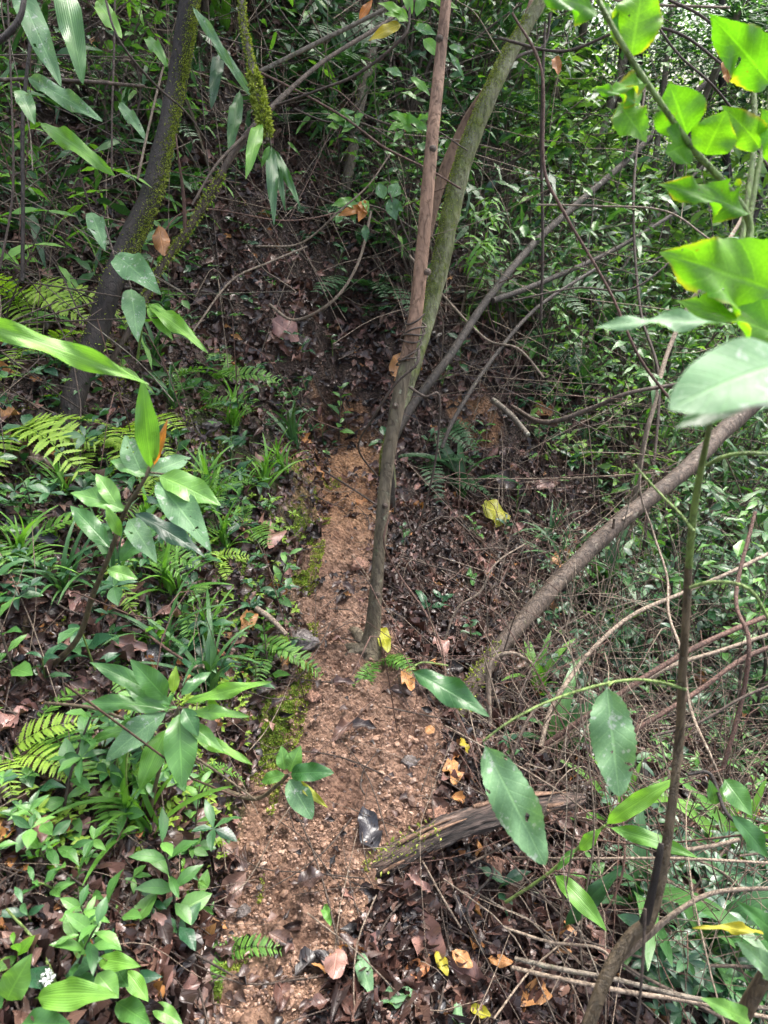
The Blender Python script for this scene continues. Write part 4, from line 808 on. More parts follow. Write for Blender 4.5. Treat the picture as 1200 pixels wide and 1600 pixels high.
for (a, b, k, sc_, lb) in [(745, 845, 2, 1.1, 'pair leaved seedling below the yellow brown lobed leaf'), (790, 840, 1, 1.2, 'dark seedling right below the yellow brown lobed leaf'), (665, 965, 4, 1.1, 'bluish seedling on the litter right of the slim tree'), (690, 950, 4, .9, 'second bluish seedling right of the slim tree'), (440, 655, 2, 1.2, 'round leaved seedling on the left back slope'), (505, 700, 1, 1.3, 'dark seedlings above the trail left of the scar'), (470, 560, 4, 1.2, 'bluish seedling beside the slender trunk foot'), (520, 560, 1, 1.3, 'seedling right of the slender trunk foot'), (735, 1000, 1, 1., 'small seedling between the slim tree and the fallen branch'), (630, 850, 1, 1., 'small dark seedling close right of the slim tree'), (430, 760, 1, 1., 'dark seedling at the middle of the left bank'), (690, 610, 2, 1.4, 'fresh seedling behind the slim tree coil'), (860, 590, 4, 1.6, 'bluish seedling at the foot of the dark speckled trunk'), (880, 640, 2, 1.5, 'green seedling above the brown lying branch')]:
    place(SEED[k][0], 'seedling', G(a, b), g2.random()*6, sc_, (0, 0), lb, 'seedling', 'seedlings on the forest floor')
# hero ferns
for (px_, py_, sz, mt, n_, az, sp, lb) in [(165, 885, .17, 'fernlime', 1, -.75, .1, 'single lime green fern frond lying on the left bank'), (20, 480, .34, 'fernlime', 5, -.6, 2.2, 'large light green fern arching in from the left edge'), (10, 690, .3, 'fernlime', 4, -.4, 2., 'pale fern fronds low at the left edge'),
                                      (330, 880, .12, 'fernlime', 3, -.6, 2.4, 'small lime fern at the mossy lip'), (250, 760, .16, 'fernlime', 3, -.7, 2.2, 'lime fern under the leafy shrub leaves'), (60, 560, .26, 'fernlime', 4, -.5, 2.4, 'bright fern drooping below the long blade leaf'), (130, 700, .22, 'fernlime', 4, -.8, 2.4, 'lime fern below the leaning trunk foot'), (230, 880, .18, 'fern', 4, -.6, 3, 'fern above the bushy low plant'), (200, 690, .28, 'fernlime', 4, -.9, 1.6, 'pale fern behind the leafy shrub on the left bank'), (395, 740, .13, 'fern', 4, -1, 3, 'small fern on the bank above the trail edge'), (590, 1035, .14, 'fern', 5, -1., 2.6, 'small soft fern at the foot of the slim tree'), (10, 1190, .14, 'fernlime', 3, -.3, 2, 'pale fern tips at the left edge'),
                                      (570, 455, .36, 'ferndark', 5, -1.2, 3.4, 'dark fern hanging on the back slope left of the slim tree'), (690, 670, .28, 'ferndark', 4, -.6, 2.2, 'dark drooping fern right of the slim tree'), (700, 760, .24, 'ferndark', 3, -.4, 1.5, 'lower dark fern right of the slim tree'), (350, 1500, .09, 'fern', 5, 0, 6, 'tiny fern at the left edge of the trail'), (300, 1220, .10, 'fern', 4, -.4, 3, 'green fern under the bushy low plant'), (270, 600, .2, 'fern', 5, 0, 6, 'fern on the bank right of the leaning trunk')]:
    place_fern(G(px_, py_), sz*1.25, lb, mt, n_, az, 'fern', 'ferns on the slopes', sp)
# upper dark ferns high in the thicket
for (px_, py_, dd) in [(540, 60, 4.6), (470, 30, 5), (420, 60, 5.2), (780, 170, 5), (760, 60, 5.5), (350, 40, 4.8), (520, 110, 4.4), (820, 480, 4.6)]:
    q = P(px_, py_, dd); place_fern(q, .55, 'dark fern high in shade', 'ferndark', 6, None, 'tree_fern', 'ferns high in the thicket')
# ------------------------------------------------------------------ stuff: litter
g4 = np.random.default_rng(9)
DL = [leaf(W=w, nl=7, nw=4, droop=d_, fold=f_, wave=.14, curl=c_, twist=t_, seed=i+30, pet=.04) for i, (w, d_, f_, c_, t_) in enumerate([(.4, .6, .3, .2, .3), (.5, -.5, .15, -.3, -.3), (.35, 1.3, .6, .5, .6), (.55, .3, .1, .3, 0), (.3, -1., .9, 0, .5)])]
def slope_n(x, y):
    e = .03; return N(np.stack([-(h(x+e, y, False)-h(x-e, y, False))/(2*e), -(h(x, y+e, False)-h(x, y-e, False))/(2*e), np.ones_like(x)], -1))
def litter(n, dmin, dmax, lmin, lmax, keep, mat, name, label, tmpl=DL, lift=.006, tiltn=.35, extra=None):
    p = sample(n, dmin, dmax, g4); k = keep(p[:, 0], p[:, 1]) > g4.random(n); p = p[k]
    if extra is not None: p = np.vstack([p, extra])
    m_ = len(p); nr = slope_n(p[:, 0], p[:, 1]); a = g4.random(m_)*2*PI
    Z = N(nr+g4.normal(0, tiltn, (m_, 3))); X = np.stack([np.cos(a), np.sin(a), 0*a], -1); X = N(X-nr*(X*nr).sum(1, keepdims=True))+nr*g4.normal(0, tiltn*.5, (m_, 1))
    p[:, 2] = h(p[:, 0], p[:, 1])+lift+g4.random(m_)*.012; L = g4.uniform(lmin, lmax, m_)*g4.uniform(.6, 1, m_)*(1+.04*np.maximum(p[:, 1]-2, 0)); mb = MB()
    for q in range(len(tmpl)):
        s = np.arange(m_) % len(tmpl) == q; scat(mb, tmpl[q], p[s]-X[s]*L[s][:, None]*.5, X[s], Z[s], L[s])
    return single(name, mb, M[mat], (0, 0, 0), label, kind='stuff')
SC = G(548, 705)[:2]; SE = G(745, 668)[:2]
def k_lit(x, y):
    return k_lit0(x, y)*(1-.85*np.exp(-(((x-SC[0])/.17)**2+((y-SC[1])/.24)**2)))*(1-.8*np.exp(-(((x-SE[0])/.22)**2+((y-SE[1])/.13)**2)))
def k_lit0(x, y):
    o = onpath(x, y, -.02); e = (x > pcen(y)+.10+.3*(y-.9)) & (y < 1.25)
    return np.where(o & ~e & (y < SC[1]), .012+.30*ss(1.95, 2.5, y)*ss(.4, .6, vnoise(x*8, y*8)), np.where(e, .85, .95))*1.
litter(21000, .6, 8, .035, .10, k_lit, 'deadleaf', 'leaf_litter', 'wet brown and purplish fallen leaves covering the slopes')
litter(36000, .6, 6, .012, .04, lambda x, y: k_lit(x, y)*.9+.025, 'deadleaf', 'leaf_fragments', 'small broken bits of dead leaf among the litter', tmpl=[leaf(W=.6, nl=3, nw=2, droop=.8, fold=.3, wave=.2, curl=.3, seed=i) for i in range(3)])
litter(1500, .65, 6, .03, .09, k_lit, 'deadpink', 'pale_litter', 'scattered paler pinkish fallen leaves')
litter(700, .7, 6, .025, .08, k_lit, 'deadorange', 'orange_litter', 'scattered orange brown fallen leaves')
litter(9000, 3.2, 6.5, .06, .12, lambda x, y: k_lit(x, y)*np.where((y > 3.6) & (x < 1.6), .9, .25), 'deadleaf', 'slope_litter', 'brown leaf litter on the slope behind the slim tree')
litter(2200, 3.0, 6.5, .05, .12, lambda x, y: k_lit(x, y)*np.where((y > 3.2) & (x < 1.8), .9, .2), 'deadpink', 'slope_litter', 'paler brown leaf litter on the slope behind the slim tree')
# tangled fine twigs and roots on the floor
def twigs(n, dmin, dmax, keep, mat, name, label, L0=.1, L1=.5, r=.0018, lift=.03):
    p = sample(n, dmin, dmax, g4); p = p[keep(p[:, 0], p[:, 1]) > g4.random(n)]; mb = MB()
    for q in p:
        a = g4.random()*2*PI; L = g4.uniform(L0, L1); d_ = np.array([math.cos(a), math.sin(a), 0]); b_ = g4.normal(0, .10, 2)*L; pts = []
        for i, t in enumerate(np.linspace(-.5, .5, 4)):
            w = q+d_*L*t+np.array([-d_[1], d_[0], 0])*b_[0]*(4*t*t-1); w[2] = h(w[0], w[1], False)+.008+g4.random()*lift; pts.append(w)
        rr_ = r*g4.uniform(.5, 1.6)*(1+.12*max(q[1]-2, 0)); tube(mb, pts, [rr_, rr_, rr_*.8, rr_*.4], 4, 3, cap=False)
    return single(name, mb, M[mat], (0, 0, 0), label, kind='stuff')
twigs(1500, .8, 6, lambda x, y: np.where(onpath(x, y, 0), .12, .9), 'twig', 'twig_litter', 'fine dark twigs and rootlets strewn over the litter')
twigs(450, .8, 6, lambda x, y: np.where(onpath(x, y, 0), .15, .9)*np.where(x > .3, 1, .4), 'twigpale', 'dry_straw', 'pale dry grass straws over the litter', .15, .6, .0013, .12)
twigs(330, 1.2, 7, lambda x, y: np.where(x > .35, 1., np.where(y > 4.2, .7, .05)), 'twigred', 'thin_bramble', 'thin reddish bramble stems tangled over the gully', .3, 1.1, .0013, .55)
twigs(550, 1.2, 8, lambda x, y: np.where(x > .35, 1., np.where(y > 4.2, .8, .03)), 'twigpale', 'dry_stalks', 'thin pale dry stalks tangled through the right thicket', .25, 1.0, .0011, .7)
def tangle(n, keep, mat, name, label, zr, r=.0016, L0=.3, L1=1.4):
    p = sample(n, 2.2, 8, g4, 100); p = p[keep(p[:, 0], p[:, 1]) > g4.random(n)]; mb = MB()
    for q in p:
        q = q+UPV*g4.random()**1.2*zr(q[1]); L = g4.uniform(L0, L1); d_ = rdir(1, -.5, 1.2, g4)[0]; s_ = g4.normal(0, .05, 3)*L; k_ = 1+.16*(q[1]-2)
        tube(mb, [q-d_*L/2, q+s_-d_*L*.15, q+s_+d_*L*.2, q+d_*L/2], [r*k_, r*k_, r*.8*k_, r*.4*k_], 4, 3, cap=False)
    return single(name, mb, M[mat], (0, 0, 0), label, kind='stuff')
tangle(620, lambda x, y: np.where((y > 3.8) | (x > .8) | (x < -1.1), 1., 0.), 'twigpale', 'straw_tangle', 'pale straws and thin dead stems criss-crossing the thicket', lambda y: .3+.45*max(y-2.5, 0))
tangle(520, lambda x, y: np.where((y > 3.8) | (x > .7) | (x < -1.1), 1., 0.), 'twig', 'stem_tangle', 'thin dark stems criss-crossing the thicket', lambda y: .3+.45*max(y-2.5, 0), .0022)
twigs(130, 1.1, 4, lambda x, y: np.where(x > .4, 1., 0.), 'bark_brown', 'dead_stems', 'dead brown sticks heaped in the right gully', .3, 1.0, .0034, .25)
# soil crumbs and clods
def rock_t(seed, sub=1):
    import bmesh
    bm = bmesh.new(); bmesh.ops.create_icosphere(bm, subdivisions=sub, radius=.5); g = np.random.default_rng(seed)
    V = np.array([v.co[:] for v in bm.verts]); F = np.array([[v.index for v in f.verts] for f in bm.faces]); bm.free()
    V = V*(1+g.normal(0, .18, (len(V), 1)))*g.uniform(.6, 1.2, 3)*[1, 1, .7]; return V, F, np.zeros((len(V), 2))
RK = [rock_t(i) for i in range(6)]
def crumbs(n, keep, dmin=.75, dmax=4.5):
    p = sample(n, dmin, dmax, g4); m_ = keep(p[:, 0], p[:, 1]) > g4.random(n); p = p[m_]; n = len(p); p[:, 2] = h(p[:, 0], p[:, 1]); mb = MB()
    s = .0022+.0045*g4.random(n)**2+.011*g4.random(n)**18
    for q in range(6):
        k = np.arange(n) % 6 == q; scat(mb, RK[q], p[k]+UPV*s[k][:, None]*.2, rdir(k.sum(), -.4, .4, g4), UPV+g4.normal(0, .4, (k.sum(), 3)), s[k]*1.6)
    return mb
CR_ = single('soil_crumbs', crumbs(60000, lambda x, y: np.where(onpath(x, y, .03), .95, .04)*ss(.35, .65, vnoise(x*9, y*9)*.7+.4*vnoise(x*31, y*31))), M['crumb'], (0, 0, 0), 'loose crumbs of reddish clay and grit on the trail', kind='stuff', smooth=False)
# stones and clods as things
for (px_, py_, wp, mt, lb) in [(470, 1005, 50, 'stone', 'flat grey brown stone left of the slim tree base'), (764, 1355, 46, 'clod', 'pinkish clay clod right of the rotten log'), (685, 1275, 36, 'clod', 'brown clay clod just above the rotten log'), (342, 1482, 16, 'stone', 'small round pebble at the left edge of the trail'),
                               (560, 885, 34, 'clod', 'pale clay lump beside the slim tree on the trail'), (275, 915, 12, 'stone', 'tiny pebble on the left bank'), (405, 1387, 10, 'stone', 'small white pebble on the trail'), (640, 1190, 20, 'stone', 'grey slate chip on the trail'), (570, 1130, 18, 'clod', 'small clay lump in the middle of the trail'), (490, 1090, 22, 'clod', 'clay clod below the slim tree'), (380, 1425, 22, 'stone', 'embedded grey stone at the lower left of the trail'), (330, 665, 26, 'stone', 'grey stone set in the upper left bank')]:
    c = G(px_, py_, .015); dd = project(c)[2]; s = wp*dd/FOC; V, F, U = rock_t(px_, 3); g = np.random.default_rng(px_)
    Vd = V*(1+.12*fbm(V[:, :1]*4+px_, V[:, 1:2]*4+V[:, 2:]*3, 3)); mb = MB(); a = g.random()*3; Rm = np.array([[math.cos(a), -math.sin(a), 0], [math.sin(a), math.cos(a), 0], [0, 0, .75]])
    mb.add(Vd@Rm.T*s+c+UPV*s*.08, F); single('stone' if mt == 'stone' else 'clay_clod', mb, M[mt], c, lb, 'stone' if mt == 'stone' else 'clod')
# moss tufts on the left bank lip
g5 = np.random.default_rng(13)
def bank_pts(n, y0, y1, d0, d1):
    y = g5.uniform(y0, y1, n); dl = d0+(d1-d0)*g5.random(n)**1.4; x = pcen(y)-phw(y)-dl; return x, y
def mossfield(n, pts, size, name, label, mat='moss', thr=.5):
    x, y = pts; k = vnoise(x*9+3, y*9) > thr; x, y = x[k], y[k]; n = len(x); p = np.stack([x, y, h(x, y)], -1); mb = MB(); X = N(rdir(n, .1, 1.3, g5))
    for q in range(3):
        s = np.arange(n) % 3 == q; scat(mb, TINY[q], p[s], X[s], g5.normal(0, 1, (s.sum(), 3)), size*g5.uniform(.5, 1.5, s.sum()))
    return single(name, mb, M[mat], (0, 0, 0), label, kind='stuff')
mossfield(0, bank_pts(110000, .75, 3.0, -.06, .55), .009, 'moss', 'bright yellow green moss on the lip of the left bank', mat='mosslime', thr=.60)
mossfield(0, bank_pts(30000, .9, 3.3, -.10, .05), .008, 'edge_moss', 'thin olive moss creeping over the ragged trail edge', thr=.55)
mossfield(0, bank_pts(16000, .9, 3.0, .3, 1.1), .013, 'bank_moss', 'dull moss patches higher on the left bank', thr=.5)
# creeping small leaf ground cover
def offpath(x, y): return ~onpath(x, y, .0) & ~((x > pcen(y)-.02) & (x < .35) & (y < 1.6))
def cover(n, dmin, dmax, keep, mat, name, label, l0, l1, hmax=.07, k=5):
    c = sample(n, dmin, dmax, g5); c = c[keep(c[:, 0], c[:, 1])*offpath(c[:, 0], c[:, 1]) > g5.random(n)]; m_ = len(c); c[:, 2] = h(c[:, 0], c[:, 1])+.006+g5.random(m_)**1.5*hmax
    az = g5.random(m_)*6.28; L0 = g5.uniform(l0, l1, m_)*(1+.06*np.maximum(c[:, 1]-2, 0)); mb = MB()
    for q in range(k):
        a = az+q*2*PI/k*1.0+g5.normal(0, .25, m_); e = g5.uniform(-.35, .45, m_); X = np.stack([np.cos(a)*np.cos(e), np.sin(a)*np.cos(e), np.sin(e)], -1); Z = UPV+g5.normal(0, .3, (m_, 3)); L = L0*g5.uniform(.6, 1.1, m_)
        for r_ in range(4):
            s = (np.arange(m_)+q) % 4 == r_; scat(mb, SMALL[r_], c[s], X[s], Z[s], L[s])
    return single(name, mb, M[mat], (0, 0, 0), label, kind='stuff')
patch = lambda x, y, s, t: ss(t, t+.15, vnoise(x*s+7, y*s+21))
left = lambda x, y: (x+wob(x, y) < pcen(y)-phw(y)+.02)
cover(3400, .7, 4.5, lambda x, y: left(x, y)*patch(x, y, 3.2, .56)*(.45+.55*ss(.05, .3, pcen(y)-phw(y)-x))*(1-ss(.6, 1.3, -x)*.4), 'leafmid', 'creeping_cover', 'creeping small leaved ground cover on the left bank', .015, .04)
cover(4800, .7, 3.2, lambda x, y: left(x, y)*patch(x, y, 5, .52)*(1-ss(.3, .6, -x+pcen(y)-phw(y))), 'fernlime', 'feathery_cover', 'lime green feathery seedlings fringing the left edge of the trail', .012, .03, .05, 7)
cover(13000, 1.0, 9, lambda x, y: np.where(x > pcen(y)+phw(y), ss(.5, 1.2, x)*.85, np.where(y > 4.3, .6, np.where(x < 0, .16, .10)))*patch(x, y, 3, .28), 'leafdark', 'shade_cover', 'dark small leaved ground cover of the gully and back slope', .025, .075, .2)
cover(5200, 1.0, 11, lambda x, y: np.where(x > pcen(y)+phw(y), ss(.55, 1.3, x)*.8, np.where(y > 4.3, .7, .12))*patch(x, y, 5, .38), 'leafmid', 'fresh_cover', 'fresh green seedlings scattered through the gully cover', .02, .05, .2)
# airy undergrowth mass behind
def under(n, dmin, dmax, keep, mat, name, label, l0, l1, zmax):
    p = sample(n, dmin, dmax, g5, 120); p = p[keep(p[:, 0], p[:, 1]) > g5.random(n)]; m_ = len(p)
    cl = vnoise(p[:, 0]*1.7+11, p[:, 1]*1.7+5); p[:, 2] += g5.random(m_)**1.3*zmax(p[:, 0], p[:, 1])*(.3+1.2*cl); mb = MB(); X = rdir(m_, -.9, .4, g5); Z = UPV+g5.normal(0, .45, (m_, 3)); L = g5.uniform(l0, l1, m_)
    for q in range(4):
        s = np.arange(m_) % 4 == q; scat(mb, SMALL[q], p[s], X[s], Z[s], L[s])
    return single(name, mb, M[mat], (0, 0, 0), label, kind='stuff')
under(9000, 4.2, 10, lambda x, y: np.where(x > .9, 1., 0.), 'leaflit', 'thicket_foliage', 'light speckled foliage of the right thicket', .045, .09, lambda x, y: .4+.3*np.maximum(y-4, 0))
LONG = [leaf(W=.12, nl=7, nw=2, a=.65, b=.7, droop=k, fold=.2, seed=3, pet=.02) for k in (.4, .9, 1.3, .6)]
_S = SMALL; SMALL = LONG
under(2600, 2.9, 9, lambda x, y: np.where((y > 4.6) | ((x < -1.) & (y > 3)), 1., 0.), 'bladedark', 'hanging_blades', 'long dark drooping leaves hanging through the thicket', .14, .32, lambda x, y: .7+.5*np.maximum(y-4, 0))
under(1000, 2.8, 8, lambda x, y: np.where((y > 4.4) | (x < -.9), 1., 0.), 'blade', 'bright_blades', 'long bright drooping leaves scattered through the thicket', .12, .26, lambda x, y: .6+.4*np.maximum(y-4, 0))
SMALL = _S
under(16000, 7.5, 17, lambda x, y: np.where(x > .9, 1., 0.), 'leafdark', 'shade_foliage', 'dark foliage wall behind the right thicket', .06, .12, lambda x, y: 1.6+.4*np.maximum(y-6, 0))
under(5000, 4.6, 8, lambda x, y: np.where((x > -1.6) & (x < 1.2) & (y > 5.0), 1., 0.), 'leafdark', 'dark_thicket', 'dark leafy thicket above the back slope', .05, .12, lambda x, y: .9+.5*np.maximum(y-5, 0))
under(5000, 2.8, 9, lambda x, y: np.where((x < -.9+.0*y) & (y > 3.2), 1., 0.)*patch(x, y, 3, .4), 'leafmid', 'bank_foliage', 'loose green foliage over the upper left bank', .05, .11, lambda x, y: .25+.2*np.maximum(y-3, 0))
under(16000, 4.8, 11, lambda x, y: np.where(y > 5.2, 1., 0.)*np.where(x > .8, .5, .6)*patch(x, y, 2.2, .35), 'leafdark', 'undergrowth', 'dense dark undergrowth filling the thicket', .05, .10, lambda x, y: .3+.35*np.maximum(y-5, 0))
under(22000, 6.5, 28, lambda x, y: np.where(x > .6, 1., .12), 'leaflit', 'distant_foliage', 'bright distant foliage beyond the thicket', .08, .17, lambda x, y: 1.1+.33*np.maximum(y-6, 0))
